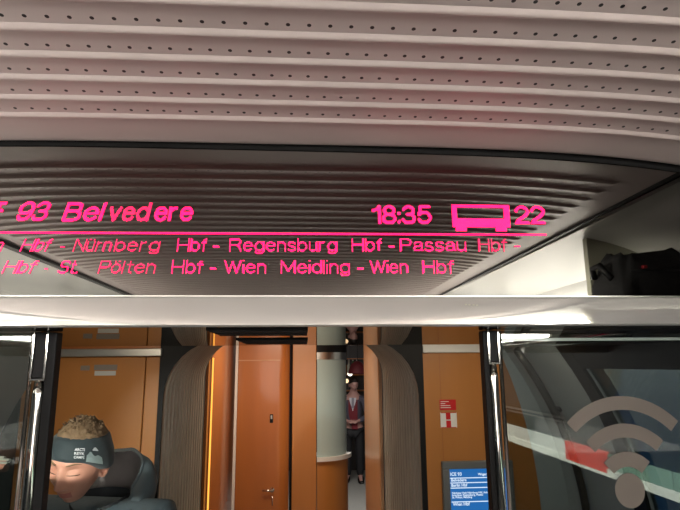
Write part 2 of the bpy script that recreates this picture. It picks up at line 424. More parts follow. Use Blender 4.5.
for i, px in enumerate((345.0, 349, 353.0, 357)):
    p = at(px, 371, 9.95)
    h = .0
    b = thing('bottle', (p.x, 9.95, 1.64 if i % 2 == 0 else 1.64), bl[i], 'bottle', 'bottles on the bar shelf')
    MB().lathe([(.001, 0), (.033, 0), (.034, .15), (.012, .19), (.012, .24)], b.location, 12).build('glass_body', bm_[i % 3], b, smooth=True)
    MB().lathe([(.0135, .235), (.0135, .255), (.001, .256)], b.location, 10).build('cap', M['alu'], b)
def lamp_ball(px, py, y, lab, c, s, r=.05):
    p = at(px, py, y)
    t = thing('pendant_lamp', p, lab, 'lamp', 'lamps over the bar')
    MB().lathe([(.001, -r), (r*.7, -r*.7), (r, 0), (r*.7, r*.7), (.012, r)], p, 16).build('globe', emit_mat('bar_lamp', c, s), t, smooth=True)
    MB().tube([(p.x, p.y, p.z+r), (p.x, p.y, 2.16)], .004, 6).build('cord', M['black'], t)
lamp_ball(350, 373.5, 9.6, 'glowing white globe lamp hanging left of the attendant', (1, .92, .75), 3.0, .045)
lamp_ball(346.8, 381, 9.6, 'small warm globe lamp hanging at the frosted screen edge', (1, .7, .4), 1.6, .035)
p = at(357.5, 368, 8.9)
t = thing('lampshade', p, 'dark red lampshade hanging above the attendant', 'lamp')
MB().lathe([(.15, -.09), (.155, -.07), (.11, .05), (.05, .10), (.02, .11)], p, 20).build('shade', mat('dark_red_shade', (.10, .006, .010), .7), t, smooth=True)
MB().tube([(p.x, p.y, p.z+.1), (p.x, p.y, 2.17)], .005, 6).build('cord', M['black'], t)

# ------------------------------------------------------------------ glass partitions with door posts
YP = 1.15
def vx(px, py): return at(px, py, YP).x
def vz(px, py): return at(px, py, YP).z
ZS = 1.869
def partition(x0, x1, label):
    t = thing('glass_partition', ((x0+x1)/2, YP, .35), label, 'glass partition')
    MB().box((x0, YP-.004, .35), (x1, YP+.004, ZS)).build('pane', M['pane'], t)
    return t
gl_l = partition(-1.23, vx(30, 420), 'dark glass partition left of the headband man')
gl_r = partition(vx(506, 420), 1.04, 'glass partition with a big frosted signal symbol, right of the screen')
MB().box((vx(506, 420), YP-.006, 1.847), (1.04, YP-.0042, 1.853)).build('edge_rail', mat('pale_green_glass_edge', (.45, .55, .50), .2, coat=.5), gl_r, label='pale green line along the glass edge')
def post(x0, x1, zb, label, black_side):
    xc = (x0+x1)/2
    t = thing('door_post', (xc, YP, .0), label, 'post', 'chrome posts beside the glass partitions')
    MB().box((x0+.002, YP-.018, zb), (x1-.002, YP+.016, ZS), .002).build('sleeve', M['black'], t)
    for x in (x0, x1): MB().box((x-.0022, YP-.0215, zb), (x+.0022, YP-.010, ZS), .0008).build('edge_strip', M['chrome'], t, label='bright chrome edge strip')
    MB().box((x0-.002, YP-.022, zb-.005), (x1+.002, YP+.016, zb), .0015).build('collar', M['chrome'], t)
    r = (x1-x0)*.46
    MB().tube([(xc, YP-.006, .02), (xc, YP-.006, zb-.03), (xc, YP-.006, zb-.005)], [r, r, r*.75], 20).build('tube', M['chrome'], t, smooth=True)
    s = black_side
    xb0 = xc+s*(r-.001); xb1 = (x1 if s > 0 else x0)+s*(.0155 if s > 0 else .010)
    MB().box((min(xb0, xb1), YP-.014, .02), (max(xb0, xb1), YP+.014, ZS), .003).build('rubber_strip', M['black'], t, label='black rubber strip')
    xg = (x0-.006 if s > 0 else x1+.006)
    MB().tube([(xg, YP-.008, .02), (xg, YP-.008, ZS)], .0042, 10).build('glass_channel', M['chrome'], t, smooth=True)
    MB().tube([(xc, YP-.006, 0), (xc, YP-.006, .03)], r*1.6, 20).build('foot', M['alu'], t)
    return t
post(vx(36.5, 360), vx(50.0, 360), vz(43, 378), 'chrome door post with black sleeve, left of the headband man', 1)
post(vx(486.0, 350), vx(495.8, 350), vz(490, 362), 'chrome door post with black sleeve, between blue screen and signal symbol', -1)

# frosted radio-signal decal on the right pane
def decal():
    c = at(628.5, 490, YP); s = (at(628.5, 390, YP).z-c.z)/100
    mb = MB(); y = YP-.0052
    def ring(r0, r1, a0, a1, n=28):
        rows = [[(c.x+r*math.sin(a0+(a1-a0)*k/n)*sx, y, c.z+r*math.cos(a0+(a1-a0)*k/n)) for k in range(n+1)] for r, sx in ((r0*s, .93), (r1*s, .93))]
        mb.grid(rows)
    for r0, r1, w in ((80, 94, 44), (52, 66, 43), (23, 38, 44)):
        ring(r0, r1, -math.radians(w), math.radians(w))
    ring(.01, 17, -math.pi, math.pi, 32)
    return mb
decal().build('signal_symbol', M['frost'], gl_r, label='frosted radio signal symbol of a dot and three arcs')

# ------------------------------------------------------------------ passenger information display
YD = 1.0
disp = thing('passenger_display', (-.05, YD, 1.925), 'wide smoked-glass destination display with glowing magenta writing above the doorway', 'display')
mb = MB()
def zt(x): return ceil_z(x)-.005-.004*(x+.5)/1.2
xs = np.linspace(-1.0, .86, 40)
front = [[(x, YD, 1.9252) for x in xs], [(x, YD, zt(x)-.004) for x in xs], [(x, YD+.004, zt(x)) for x in xs], [(x, YD+.011, zt(x)) for x in xs]]
mb.grid(front)
# smoked wings out to the side walls
for a, b in ((-1.40, -1.0), (.86, 1.28)):
    mb.quad((a, YD, 1.9252), (b, YD, 1.9252), (b, YD, zt(.86)-.004), (a, YD, zt(.86)-.004))
bmesh.ops.remove_doubles(mb.bm, verts=mb.bm.verts, dist=1e-4)
o = mb.build('smoked_glass', M['smoke'], disp, fixn=False)
DP = .00195
def text_tris(s, bold=False):
    c = bpy.data.curves.new('tmp_text', 'FONT'); c.body = s; c.size = 1; c.resolution_u = 3
    if bold: c.offset = .022
    o = bpy.data.objects.new('tmp_text', c); COL.objects.link(o)
    dg = bpy.context.evaluated_depsgraph_get(); dg.update()
    me = bpy.data.meshes.new_from_object(o.evaluated_get(dg)); me.calc_loop_triangles()
    v = np.array([p.co[:2] for p in me.vertices]); tr = np.array([t.vertices[:] for t in me.loop_triangles])
    bpy.data.objects.remove(o); bpy.data.curves.remove(c); bpy.data.meshes.remove(me)
    return v, tr
def inside(P, v, tr):
    out = np.zeros(len(P), bool)
    for a, b, c in tr:
        A, B_, C_ = v[a], v[b], v[c]
        d = (B_[0]-A[0])*(C_[1]-A[1])-(B_[1]-A[1])*(C_[0]-A[0])
        if abs(d) < 1e-12: continue
        w1 = ((P[:, 0]-A[0])*(C_[1]-A[1])-(P[:, 1]-A[1])*(C_[0]-A[0]))/d
        w2 = ((B_[0]-A[0])*(P[:, 1]-A[1])-(B_[1]-A[1])*(P[:, 0]-A[0]))/d
        out |= (w1 >= -1e-6) & (w2 >= -1e-6) & (w1+w2 <= 1+1e-6)
    return out
def arc(cx, cy, rx, ry, a0, a1, n=12):
    return [(cx+rx*math.cos(math.radians(a0+(a1-a0)*k/n)), cy+ry*math.sin(math.radians(a0+(a1-a0)*k/n))) for k in range(n+1)]
XH = .74
def glyphs():
    g = {}
    o = lambda cx, w: arc(cx, XH/2, w/2, XH/2, 0, 360, 24)
    g['H'] = (.70, [[(0, 0), (0, 1)], [(.70, 0), (.70, 1)], [(0, .53), (.70, .53)]])
    g['E'] = (.60, [[(.60, 1), (0, 1), (0, 0), (.60, 0)], [(0, .53), (.55, .53)]])
    g['B'] = (.64, [[(0, 0), (0, 1), (.38, 1)]+arc(.38, .765, .22, .235, 90, -90)+[(0, .53)], [(.38, .53)]+arc(.38, .265, .26, .265, 90, -90)+[(0, 0)]])
    g['N'] = (.70, [[(0, 0), (0, 1), (.70, 0), (.70, 1)]])
    g['R'] = (.68, [[(0, 0), (0, 1), (.40, 1)]+arc(.40, .75, .26, .25, 90, -90)+[(0, .50)], [(.36, .50), (.56, .38), (.66, 0)]])
    g['P'] = (.64, [[(0, 0), (0, 1), (.38, 1)]+arc(.38, .73, .26, .27, 90, -90)+[(0, .46)]])
    g['S'] = (.64, [arc(.32, .755, .29, .245, 20, 180)+arc(.32, .755, .29, .235, 180, 260)+arc(.32, .26, .32, .26, 80, -90)+arc(.32, .26, .32, .26, -90, -165)])
    g['W'] = (1.0, [[(0, 1), (.25, 0), (.50, .96), (.75, 0), (1.0, 1)]])
    g['M'] = (.82, [[(0, 0), (0, 1), (.41, .12), (.82, 1), (.82, 0)]])
    g['a'] = (.52, [arc(.25, XH-.19, .23, .19, 165, 0)+[(.48, .10), (.54, .02)], [(.48, .44), (.22, .40)]+arc(.21, .205, .20, .195, 90, 270)+[(.36, .04), (.48, .18)]])
    g['b'] = (.54, [[(0, 0), (0, 1)], arc(.27, XH/2, .27, XH/2, 0, 360, 24)])
    g['d'] = (.54, [[(.54, 0), (.54, 1)], arc(.27, XH/2, .27, XH/2, 0, 360, 24)])
    g['e'] = (.54, [[(.01, .39), (.53, .39)]+arc(.27, XH/2, .26, XH/2, 3, 325, 24)])
    g['f'] = (.30, [[(.13, 0), (.13, .84)]+arc(.29, .84, .16, .15, 180, 90, 6), [(0, .72), (.30, .72)]])
    g['g'] = (.54, [arc(.27, XH/2, .27, XH/2, 0, 360, 24), [(.54, XH), (.54, .0)]+arc(.27, -.02, .27, .22, 0, -160)])
    g['i'] = (.0, [[(0, 0), (0, .69)], [(0, 1.0), (0, 1.02)]])
    g['l'] = (.0, [[(0, 0), (0, 1)]])
    g['n'] = (.48, [[(0, 0), (0, XH)], [(0, .44)]+arc(.24, XH-.26, .24, .26, 165, 0)+[(.48, 0)]])
    g['u'] = (.48, [[(.48, 0), (.48, XH)], [(0, XH)]+arc(.24, .26, .24, .26, 180, 345)])
    g['r'] = (.37, [[(0, 0), (0, XH)], [(0, .46)]+arc(.28, XH-.28, .28, .27, 170, 90)])
    g['s'] = (.46, [arc(.23, XH-.18, .21, .18, 20, 260)+arc(.23, .185, .23, .185, 80, -165)])
    g['t'] = (.28, [[(.12, .95), (.12, .15)]+arc(.27, .15, .15, .14, 180, 270, 6), [(0, .72), (.28, .72)]])
    g['v'] = (.50, [[(0, XH), (.25, 0), (.50, XH)]])
    g['\u00f6'] = (.56, [arc(.28, XH/2, .28, XH/2, 0, 360, 24), [(.15, .93), (.15, .98)], [(.41, .93), (.41, .98)]])
    g['\u00fc'] = (.48, g['u'][1]+[[(.10, .93), (.10, .98)], [(.38, .93), (.38, .98)]])
    g['1'] = (.30, [[(0, .76), (.18, .84), (.30, 1), (.30, 0)]])
    g['2'] = (.60, [arc(.30, .72, .29, .28, 170, 0)+[(.57, .60), (.40, .40), (.10, .18), (.0, 0), (.60, 0)]])
    g['3'] = (.60, [arc(.28, .755, .26, .245, 165, -90)+[(.22, .51)], [(.28, .51)]+arc(.29, .265, .30, .265, 90, -165)])
    g['5'] = (.60, [[(.55, 1), (.10, 1), (.03, .50)]+arc(.29, .33, .30, .33, 140, -160)])
    g['8'] = (.60, [arc(.30, .765, .25, .235, 0, 360, 24), arc(.30, .265, .30, .265, 0, 360, 24)])
    g['9'] = (.60, [arc(.30, .68, .30, .32, 0, 360, 24), [(.60, .68), (.60, .40)]+arc(.31, .34, .29, .34, 0, -160)])
    g['-'] = (.32, [[(0, .36), (.32, .36)]]); g['.'] = (.02, [[(0, 0), (.02, .03)]]); g[':'] = (.02, [[(0, .06), (.02, .08)], [(0, .58), (.02, .60)]])
    return g
GL = glyphs()
def shear_at(px): return .36*max(0., min(1., (215-px)/180))
def led_text(s, px0, px1, ytop, ybot, name, bold=False, m=None, thr=None):
    """writing in lit dots between two points of the display; ytop/ybot bound the capitals"""
    pm = (px0+px1)/2; sw = .18 if bold else .115; gap = .20 if bold else .19
    A = at(px0, ybot, YD); Bq = at(px1, ybot, YD); T = at(pm, ytop, YD); zb = at(pm, ybot, YD).z
    H = (T.z-zb)*(1-sw); zb += (T.z-zb)*sw/2; k = shear_at(pm)
    W = Bq.x-A.x-k*H*.55-sw*H
    x = 0; segs = []
    for i, c in enumerate(s):
        w, st = GL[c]
        for pl in st: segs += [((x+p[0], p[1]), (x+q[0], q[1])) for p, q in zip(pl, pl[1:])]
        x += w+gap
    tot = max(x-gap, .05); sx = W/tot if len(s) > 1 else min(W/tot, H*1.3) if s != '-' else W/tot
    P0 = np.array([(p[0]*sx, p[1]*H) for p, q in segs]); P1 = np.array([(q[0]*sx, q[1]*H) for p, q in segs])
    gx = np.arange(-sw*H, W+sw*H, DP); gz = np.arange(-.4*H, H*1.25, DP); mb = MB(); e = DP*.44; D = P1-P0; L = np.maximum((D**2).sum(1), 1e-12)
    for z in gz:
        for xx in gx:
            q = np.array((xx, z)); t = np.clip(((q-P0)*D).sum(1)/L, 0, 1); d = np.sqrt((((P0+D*t[:, None])-q)**2).sum(1)).min()
            if d <= sw*H/2*(1.02 if bold else 1.05):
                cx = A.x+sw*H/2+xx+k*z; cz = zb+z+(Bq.z-A.z)*(xx/W-.5)
                mb.quad((cx-e, YD-.0014, cz-e), (cx+e, YD-.0014, cz-e), (cx+e, YD-.0014, cz+e), (cx-e, YD-.0014, cz+e))
    return mb.build(name, m or M['led'], disp, fixn=False)
ROW1 = [('E', -9, 2.5, 201.5, 221.5), ('93', 14, 49, 201, 221.8), ('Bel', 61.5, 104, 202, 221.8), ('ved', 107, 150, 202, 221.9, 'w'), ('ere', 153.5, 193.6, 202, 222), ('18:35', 372, 432, 205.2, 224.8), ('22', 515, 545.5, 205.6, 225)]
for r in ROW1:
    led_text(r[0], r[1], r[2], r[3], r[4], 'train_name' if r[1] < 300 else ('departure_time' if ':' in r[0] else 'coach_number'), True, M['led_dim'] if len(r) > 5 else None)
ROW2 = [('n', -6, 3.5), ('Hbf', 20, 51), ('-', 59, 65), ('Nürn', 73, 112, 'w'), ('berg', 114, 160, 'w'), ('Hbf', 177, 207), ('-', 213, 219), ('Regensburg', 229.5, 337), ('Hbf', 352, 382), ('-', 388.5, 394.5), ('Passau', 400, 466), ('Hbf', 478.5, 507, 'w'), ('-', 514.5, 520.5)]
ROW3 = [('Hbf', 2, 36), ('-', 43, 49), ('St.', 57, 79), ('Pöl', 98, 124, 'w'), ('ten', 126, 156, 'w'), ('Hbf', 171.5, 203), ('-', 210, 216), ('Wien', 224, 266), ('Meidling', 281, 350), ('-', 357.5, 363.5), ('Wien', 370, 408), ('Hbf', 422.5, 454)]
for r in ROW2: led_text(r[0], r[1], r[2], 238.6, 251.6, 'stop_name', False, M['led_dim'] if len(r) > 3 else None)
for r in ROW3: led_text(r[0], r[1], r[2], 260.4, 273.6, 'stop_name', False, M['led_dim'] if len(r) > 3 else None)
def led_rects(rects, name):
    mb = MB(); e = DP*.45
    cells = set()
    for (px0, y0, px1, y1) in rects:
        a = at(px0, y1, YD); b = at(px1, y0, YD)
        for i in range(int(round(a.x/DP)), int(round(b.x/DP))+1):
            for j in range(int(round(a.z/DP)), int(round(b.z/DP))+1): cells.add((i, j))
    for i, j in cells:
        x, z = i*DP, j*DP
        mb.quad((x-e, YD-.0014, z-e), (x+e, YD-.0014, z-e), (x+e, YD-.0014, z+e), (x-e, YD-.0014, z+e))
    return mb.build(name, M['led'], disp, fixn=False)
led_rects([(453, 205.5, 508, 207), (453, 205.5, 456, 227), (505, 205.5, 508, 227), (453, 219, 508, 227), (456, 228.3, 466, 231), (496, 228.3, 506, 231)], 'coach_icon')
# divider line
mb = MB(); pa, pb = at(-6, 232.0, YD), at(547, 234.4, YD); n = int((pb.x-pa.x)/DP)
for k in range(n):
    x = pa.x+k*DP
    for z in (pa.z+(pb.z-pa.z)*k/n, pa.z+(pb.z-pa.z)*k/n-.0021):
        e = DP*.45; mb.quad((x-e, YD-.0014, z-e*.8), (x+e, YD-.0014, z-e*.8), (x+e, YD-.0014, z+e*.8), (x-e, YD-.0014, z+e*.8))
mb.build('divider_line', M['led'], disp, fixn=False)
# small printed mark on the white strip
strip_o = bpy.data.objects['trim_3']; mb = MB()
for px in (466, 469.5, 473.5, 477):
    q = at(px, 304.6+(px-466)*.05, 1.0); mb.box((q.x-.0018, .9995, q.z-.0011), (q.x+.0018, 1.0006, q.z+.0011))
mb.build('printed_mark', M['grey_panel'], strip_o)

# ------------------------------------------------------------------ luggage racks, saloon lamps, bag
def rack(name, x0, x1, label):
    t = thing('luggage_rack', ((x0+x1)/2, -2, 1.87), label, 'luggage rack', None)
    s = 1 if x0 > 0 else -1
    MB().box((x0, -5.0, 1.866), (x1, .93, 1.878), .003).build('shelf', M['alu'], t)
    xi = x0 if s > 0 else x1
    MB().tube([(xi, -5.0, 1.873), (xi, .93, 1.873)], .014, 12).build('front_rail', M['chrome'], t, smooth=True)
    for y in (-4, -2.6, -1.2, .2):
        MB().box((x0+.02, y-.012, 1.84), (x1, y+.012, 1.866), .004).build('bracket', M['alu'], t)
    return t
rack('r', .83, 1.20, 'overhead metal luggage rack along the right side of the saloon, holding the black bag')
rack('l', -1.36, -.97, 'overhead metal luggage rack along the left side of the saloon')
def tube_lamp(x, y, label):
    t = thing('fluorescent_tube', (x, y, 2.02), label, 'lamp', 'tube lamps along the luggage racks')
    MB().tube([(x, y-.55, 2.02), (x, y+.55, 2.02)], .013, 12).build('tube', M['lamp'] if x > 0 else M['lamp_dim'], t, smooth=True)
    for s in (-1, 1): MB().box((x-.018, y+s*.57-.02, 2.0), (x+.018, y+s*.57+.02, 2.05), .004).build('end_cap', M['white_paint'], t)
for i, y in enumerate((-.35, -1.6, -2.85, -4.1)):
    tube_lamp(1.06, y, ['nearest', 'second', 'third', 'farthest'][i]+' white tube lamp above the right luggage rack')
    tube_lamp(-1.20, y, ['nearest', 'second', 'third', 'farthest'][i]+' white tube lamp above the left luggage rack')
# end panel of the right rack; seen in the display glass
struct(MB().box((.885, .36, 1.88), (1.12, .385, 2.195)).build('trim_11', M['grey_panel']))
# the black bag
def bag():
    t = thing('travel_bag', (1.0, .55, 1.88), 'soft black travel bag on the right luggage rack, mirrored in the display glass', 'bag')
    mb = MB(); x0, x1, y0, y1, z0, z1 = .858, 1.095, .41, .60, 1.881, 2.106
    rows = []
    for i in range(13):
        u = i/12; z = z0+(z1-z0)*u
        ins = .028*(abs(2*u-1)**4)+(.018 if u > .55 else 0)*math.sin((u-.55)*3.4)
        row = []
        for k in range(40):
            a = k/40*2*math.pi; ca, sa = math.cos(a), math.sin(a)
            e = .32
            px = math.copysign(abs(ca)**e, ca); py = math.copysign(abs(sa)**e, sa)
            nn = noise.noise(Vector((ca*2.1, sa*2.1, z*14)))*.012
            row.append(((x0+x1)/2+px*((x1-x0)/2-ins+nn), (y0+y1)/2+py*((y1-y0)/2-ins+nn), z+.012*u*math.sin(a*2)+.008*u*noise.noise(Vector((ca*3, sa*3, 1)))))
        rows.append(row)
    vs = mb.grid(rows, True); mb.bm.faces.new(vs[-1]); mb.bm.faces.new(list(reversed(vs[0])))
    mb.build('bag_body', M['cloth_dark'], t, smooth=True)
    MB().tube([(x0+.004, .45, 2.045), (x0-.010, .47, 2.07), (x0-.012, .51, 2.073), (x0+.004, .54, 2.03)], .009, 8).build('strap', M['black'], t, smooth=True)
    MB().box((.915, y1-.004, 2.050), (.928, y1+.004, 2.058), .0015).build('tag', mat('red_tag', (.5, .02, .03), .6), t, label='small red tag')
    MB().tube([(.89, y1-.010, 2.045), (.96, y1-.002, 2.048), (1.03, y1-.010, 2.045)], .004, 6).build('zip', M['black'], t, smooth=True)
bag()
# ventilation slots in the soffit
for i, (a, b, y0, y1) in enumerate(((221, 308, 328.3, 334.5), (247, 308, 338.6, 343.5))):
    p, q = atz(a, y1, 1.87), atz(b, y0, 1.87)
    t = thing('vent_slot', ((p.x+q.x)/2, (p.y+q.y)/2, 1.87), ['longer dark vent slot in the polished soffit, nearer the display', 'shorter dark vent slot in the polished soffit, nearer the doorway'][i], 'vent')
    MB().box((p.x, min(p.y, q.y), 1.8665), (q.x, max(p.y, q.y), 1.8715), .001).build('slot', M['void'], t)
    n = 3
    for k in range(n):
        y = min(p.y, q.y)+(k+.5)*abs(p.y-q.y)/n
        MB().box((p.x+.002, y-.002, 1.8650), (q.x-.002, y+.002, 1.8668)).build('louvre', M['black'], t)

# ------------------------------------------------------------------ notices and screen on the wooden end wall
yw = 2.6995
def plate(a, b, c, d, y, m, th=.003):   # px rect on the end wall
    p, q = at(a, d, y), at(c, b, y); return MB().box((p.x, y-th, p.z), (q.x, y, q.z), .0006), p, q
t = thing('door_sign', at(105, 373, yw), 'small grey sign plates at the top of the wooden door behind the man', 'sign')
mb, p, q = plate(94, 364.6, 117.5, 370.2, yw, None); mb.build('upper_plate', M['frost'], t)
mb, p, q = plate(94.5, 370.8, 116, 375.6, yw, None); mb.build('lower_plate', mat('pale_plate', (.62, .62, .60), .4), t)
mb, p, q = plate(80.5, 365.5, 90, 370.5, yw, None); mb.build('small_plate', M['frost'], t)
t = thing('red_notice', at(448, 408, yw), 'red notice sticker with white lines, on the wooden wall above the handle sign', 'sticker')
mb, p, q = plate(439.8, 399.5, 455.6, 410.2, yw, None); mb.build('sheet', M['red'], t)
def bars(par, rows, y, m, th=.0006, nm='text_line'):
    for (a, b, c, d) in rows:
        p, q = at(a, d, y), at(c, b, y); MB().box((p.x, y-th, p.z), (q.x, y, q.z)).build(nm, m, par)
bars(t, [(440.6, 401.2, 448.5, 402), (440.6, 403.2, 445.2, 404), (440.6, 405.2, 450.3, 406), (440.6, 407.2, 450.8, 408)], yw-.0032, M['white_paint'])
t = thing('handle_notice', at(449, 420, yw), 'white sticker with a red handle symbol, below the red notice', 'sticker')
mb, p, q = plate(440.8, 412.4, 456.4, 427.8, yw, None); mb.build('sheet', M['white_paint'], t)
bars(t, [(446.1, 412.8, 450.3, 419.5), (446.5, 420.6, 450.9, 427.2), (441, 412.4, 456.2, 413.2), (441.2, 427.0, 456.4, 427.8)], yw-.0032, M['red'], nm='red_bar')
# information screen
t = thing('information_screen', at(470, 500, yw), 'blue passenger information screen set in a grey frame on the wooden wall', 'screen')
a_, b_ = at(441.5, 461.5, 2.685), at(512, 461.5, 2.685); zt_ = a_.z; zb_ = .82
fr = mat('grey_frame', (.16, .17, .175), .4)
w = b_.x-a_.x; bw = .034
MB().box((a_.x, 2.672, zt_-bw), (b_.x, 2.70, zt_), .004).build('frame_rail', fr, t)
MB().box((a_.x, 2.672, zb_), (b_.x, 2.70, zb_+bw), .004).build('frame_rail', fr, t)
MB().box((a_.x, 2.672, zb_+bw), (a_.x+bw, 2.70, zt_-bw), .004).build('frame_stile', fr, t)
MB().box((b_.x-bw, 2.672, zb_+bw), (b_.x, 2.70, zt_-bw), .004).build('frame_stile', fr, t)
scr = MB().box((a_.x+bw, 2.690, zb_+bw), (b_.x-bw, 2.699, zt_-bw)).build('screen_face', emit_mat('blue_screen', (.012, .135, .42), 1.0), t)
wt = emit_mat('screen_white', (.75, .88, 1.), 1.0)
def scr_text(s, px, py, h, maxw=None):
    v, tr = text_tris(s, True); p = at(px, py, 2.689)
    hh = h*2.689/F/.72
    mb = MB(); vs = [mb.bm.verts.new((p.x+q[0]*hh, 2.6888, p.z+q[1]*hh)) for q in v]
    for f in tr:
        try: mb.bm.faces.new([vs[i] for i in f])
        except ValueError: pass
    mb.build('screen_text', wt, scr, fixn=False)
scr_text('ICE 93', 450.2, 475.8, 3.0); scr_text('Wagen 22', 478.0, 475.4, 2.3)
scr_text('Belvedere', 451.0, 481.6, 2.7); scr_text('Berlin Hbf', 451.2, 486.8, 2.7)
scr_text('Nächster Halt Nürnberg Hbf, Ankunft', 452, 494.0, 1.8); scr_text('Anschluss Regensburg, Passau', 452, 496.2, 1.8); scr_text('St. Pölten, Meidling', 452.2, 498.4, 1.8); scr_text('Wien Hbf', 453, 505.8, 2.9)
for (xa, ya, xb, yb) in ((449.5, 478.0, 500, 477.4), (450.3, 483.0, 500, 482.0), (450.5, 488.2, 500, 487.0), (451.6, 502.3, 500, 500.6)):
    p, q = at(xa, ya, 2.689), at(xb, yb, 2.689)
    MB().box((p.x, 2.688, (p.z+q.z)/2-.0018), (q.x, 2.6895, (p.z+q.z)/2+.0018)).build('rule_line', wt, scr)

# ------------------------------------------------------------------ vestibule right side: pillars, outer door, seals
def curved_strip(y0, y1, off, th, z0, z1, base=1.27, lean=.45):
    zz = np.linspace(z0, z1, 18); a = [(side_x(z, base, lean)-off, z) for z in zz]
    return MB().prism([(x, y0, z) for x, z in a]+[(x+th, y0, z) for x, z in a[::-1]], (0, y1-y0, 0))
autosmooth(curved_strip(2.03, 2.12, .014, .02, .3, 1.868).build('trim_14', M['black'], kind='structure'), 40)
autosmooth(curved_strip(1.36, 2.03, .014, .02, 1.78, 1.868).build('trim_15', M['black'], kind='structure'), 40)
o = curved_strip(1.42, 2.02, -.006, .006, .75, 1.80).build('window_1', pane_mat('door_window_glass', (.55, .58, .56), (.9, .9, .9), .10), kind='structure')
# curved handrail tube at the end wall
zz = np.linspace(.75, 1.868, 16)
hr = thing('handrail', (side_x(1.0, 1.27, .45)-.05, 2.46, .75), 'curved dark handrail on the grey lining behind the right glass', 'handrail')
MB().tube([(side_x(z, 1.27, .45)-.035, 2.47, z) for z in zz], .017, 12).build('rail', mat('dark_bronze', (.07, .06, .05), .35, .6), hr, smooth=True)
for z in (.9, 1.6): MB().tube([(side_x(z, 1.27, .45)-.035, 2.47, z), (side_x(z, 1.27, .45)+.0, 2.47, z)], .012, 10).build('bracket', M['black'], hr, smooth=True)

# ------------------------------------------------------------------ saloon window side details (mirrored in the glass) and the platform outside
for i, (z, r) in enumerate(((1.545, .006), (1.525, .004))):
    MB().tube([(side_x(z, 1.30, .2)-.012, -1.5, z), (side_x(z, 1.30, .2)-.012, -.35, z)], r, 8).build('trim_%d' % (16+i), M['white_paint'], kind='structure', smooth=True)
for i, (x, s) in enumerate(((1.315, 1), (-1.465, -1))):
    MB().box((x, -1.9, .85), (x+.008*s, .75, 1.53)).build('window_%d' % (2+i), pane_mat('saloon_window_glass', (.9, .93, .9), (1, 1, 1), .06), kind='structure')
XT = 2.9
def mirrored(px, py, x):
    """point at lateral distance x whose image in the right glass falls on (px,py)"""
    p = atx(px, py, x); return Vector((x, 2*YP-p.y, p.z))
tr = thing('neighbouring_train', (3.5, -3.4, .2), 'white train with red patch and green-lit windows on the next track, outside', 'train')
ztop = mirrored(606, 452, XT).z; zbot = mirrored(606, 476, XT).z
yl, yr_ = mirrored(506, 426, XT).y, mirrored(690, 480, XT).y
MB().box((XT, -9, .0), (XT+1.6, 1.0, zbot)).build('lower_body', mat('dark_train_body', (.03, .035, .035), .4), tr)
MB().box((XT-.01, -9, zbot), (XT+.02, 1.0, zbot+.075), .006).build('white_stripe', mat('glowing_white_stripe', (.8, .8, .76), .4, emit=(1, .97, .86), estr=3.2), tr)  # light on the train's side put in as emission: stripe, panel, red patch
y_a, y_b = mirrored(566, 450, XT).y, mirrored(606, 450, XT).y
MB().box((XT, -9, zbot+.075), (XT+.03, y_a, ztop), .004).build('white_panel', mat('glowing_cream_panel', (.8, .8, .76), .4, emit=(1, .97, .88), estr=2.6), tr)
MB().box((XT-.012, y_a, zbot+.03), (XT+.03, y_b, ztop), .004).build('red_patch', mat('glowing_red_patch', (.7, .05, .04), .4, emit=(1, .10, .07), estr=3.0), tr)
gl = emit_mat('green_lit_window', (.45, .68, .52), 2.0)
yy = y_b+.02
for k in range(9):
    MB().box((XT-.006, yy, zbot+.075), (XT+.02, yy+.27, ztop-.01), .004).build('lit_window', gl, tr); yy += .31
MB().box((XT+.031, -9, zbot+.02), (XT+1.6, 1.0, ztop+.5)).build('upper_body', mat('dark_green_body', (.03, .05, .045), .4), tr)
p = mirrored(676, 407, 2.2)
t = thing('platform_lamp', p, 'bright white platform lamp mirrored at the right edge of the glass', 'lamp')
MB().box((2.2, p.y-.02, p.z-.07), (2.3, p.y+.5, p.z+.06), .01).build('diffuser', emit_mat('platform_white', (.9, 1, .95), 2.2), t)
MB().box((2.18, p.y-.04, p.z+.06), (2.34, p.y+.55, p.z+.09), .01).build('housing', M['alu'], t)
MB().tube([(2.4, p.y+.25, 0), (2.4, p.y+.25, p.z+.07), (2.27, p.y+.25, p.z+.08)], .02, 10).build('mast', M['alu'], t)

# ------------------------------------------------------------------ PEOPLE
def skin_obj(nodes, edges, root, sub=2):
    """nodes: name -> (pos, radius or (rx,ry)); returns an evaluated mesh"""
    names = list(nodes); idx = {n: i for i, n in enumerate(names)}
    me = bpy.data.meshes.new('skin_tmp'); me.from_pydata([nodes[n][0] for n in names], [(idx[a], idx[b]) for a, b in edges], [])
    o = bpy.data.objects.new('skin_tmp', me); COL.objects.link(o)
    sk = o.modifiers.new('skin', 'SKIN'); sk.use_smooth_shade = True
    if not me.skin_vertices: raise RuntimeError('no skin layer')
    for n, sv in zip(names, me.skin_vertices[0].data):
        r = nodes[n][1]; sv.radius = r if isinstance(r, tuple) else (r, r); sv.use_root = (n == root)
    ss = o.modifiers.new('sub', 'SUBSURF'); ss.levels = sub; ss.render_levels = sub
    dg = bpy.context.evaluated_depsgraph_get(); dg.update()
    res = bpy.data.meshes.new_from_object(o.evaluated_get(dg))
    bpy.data.objects.remove(o); bpy.data.meshes.remove(me); return res
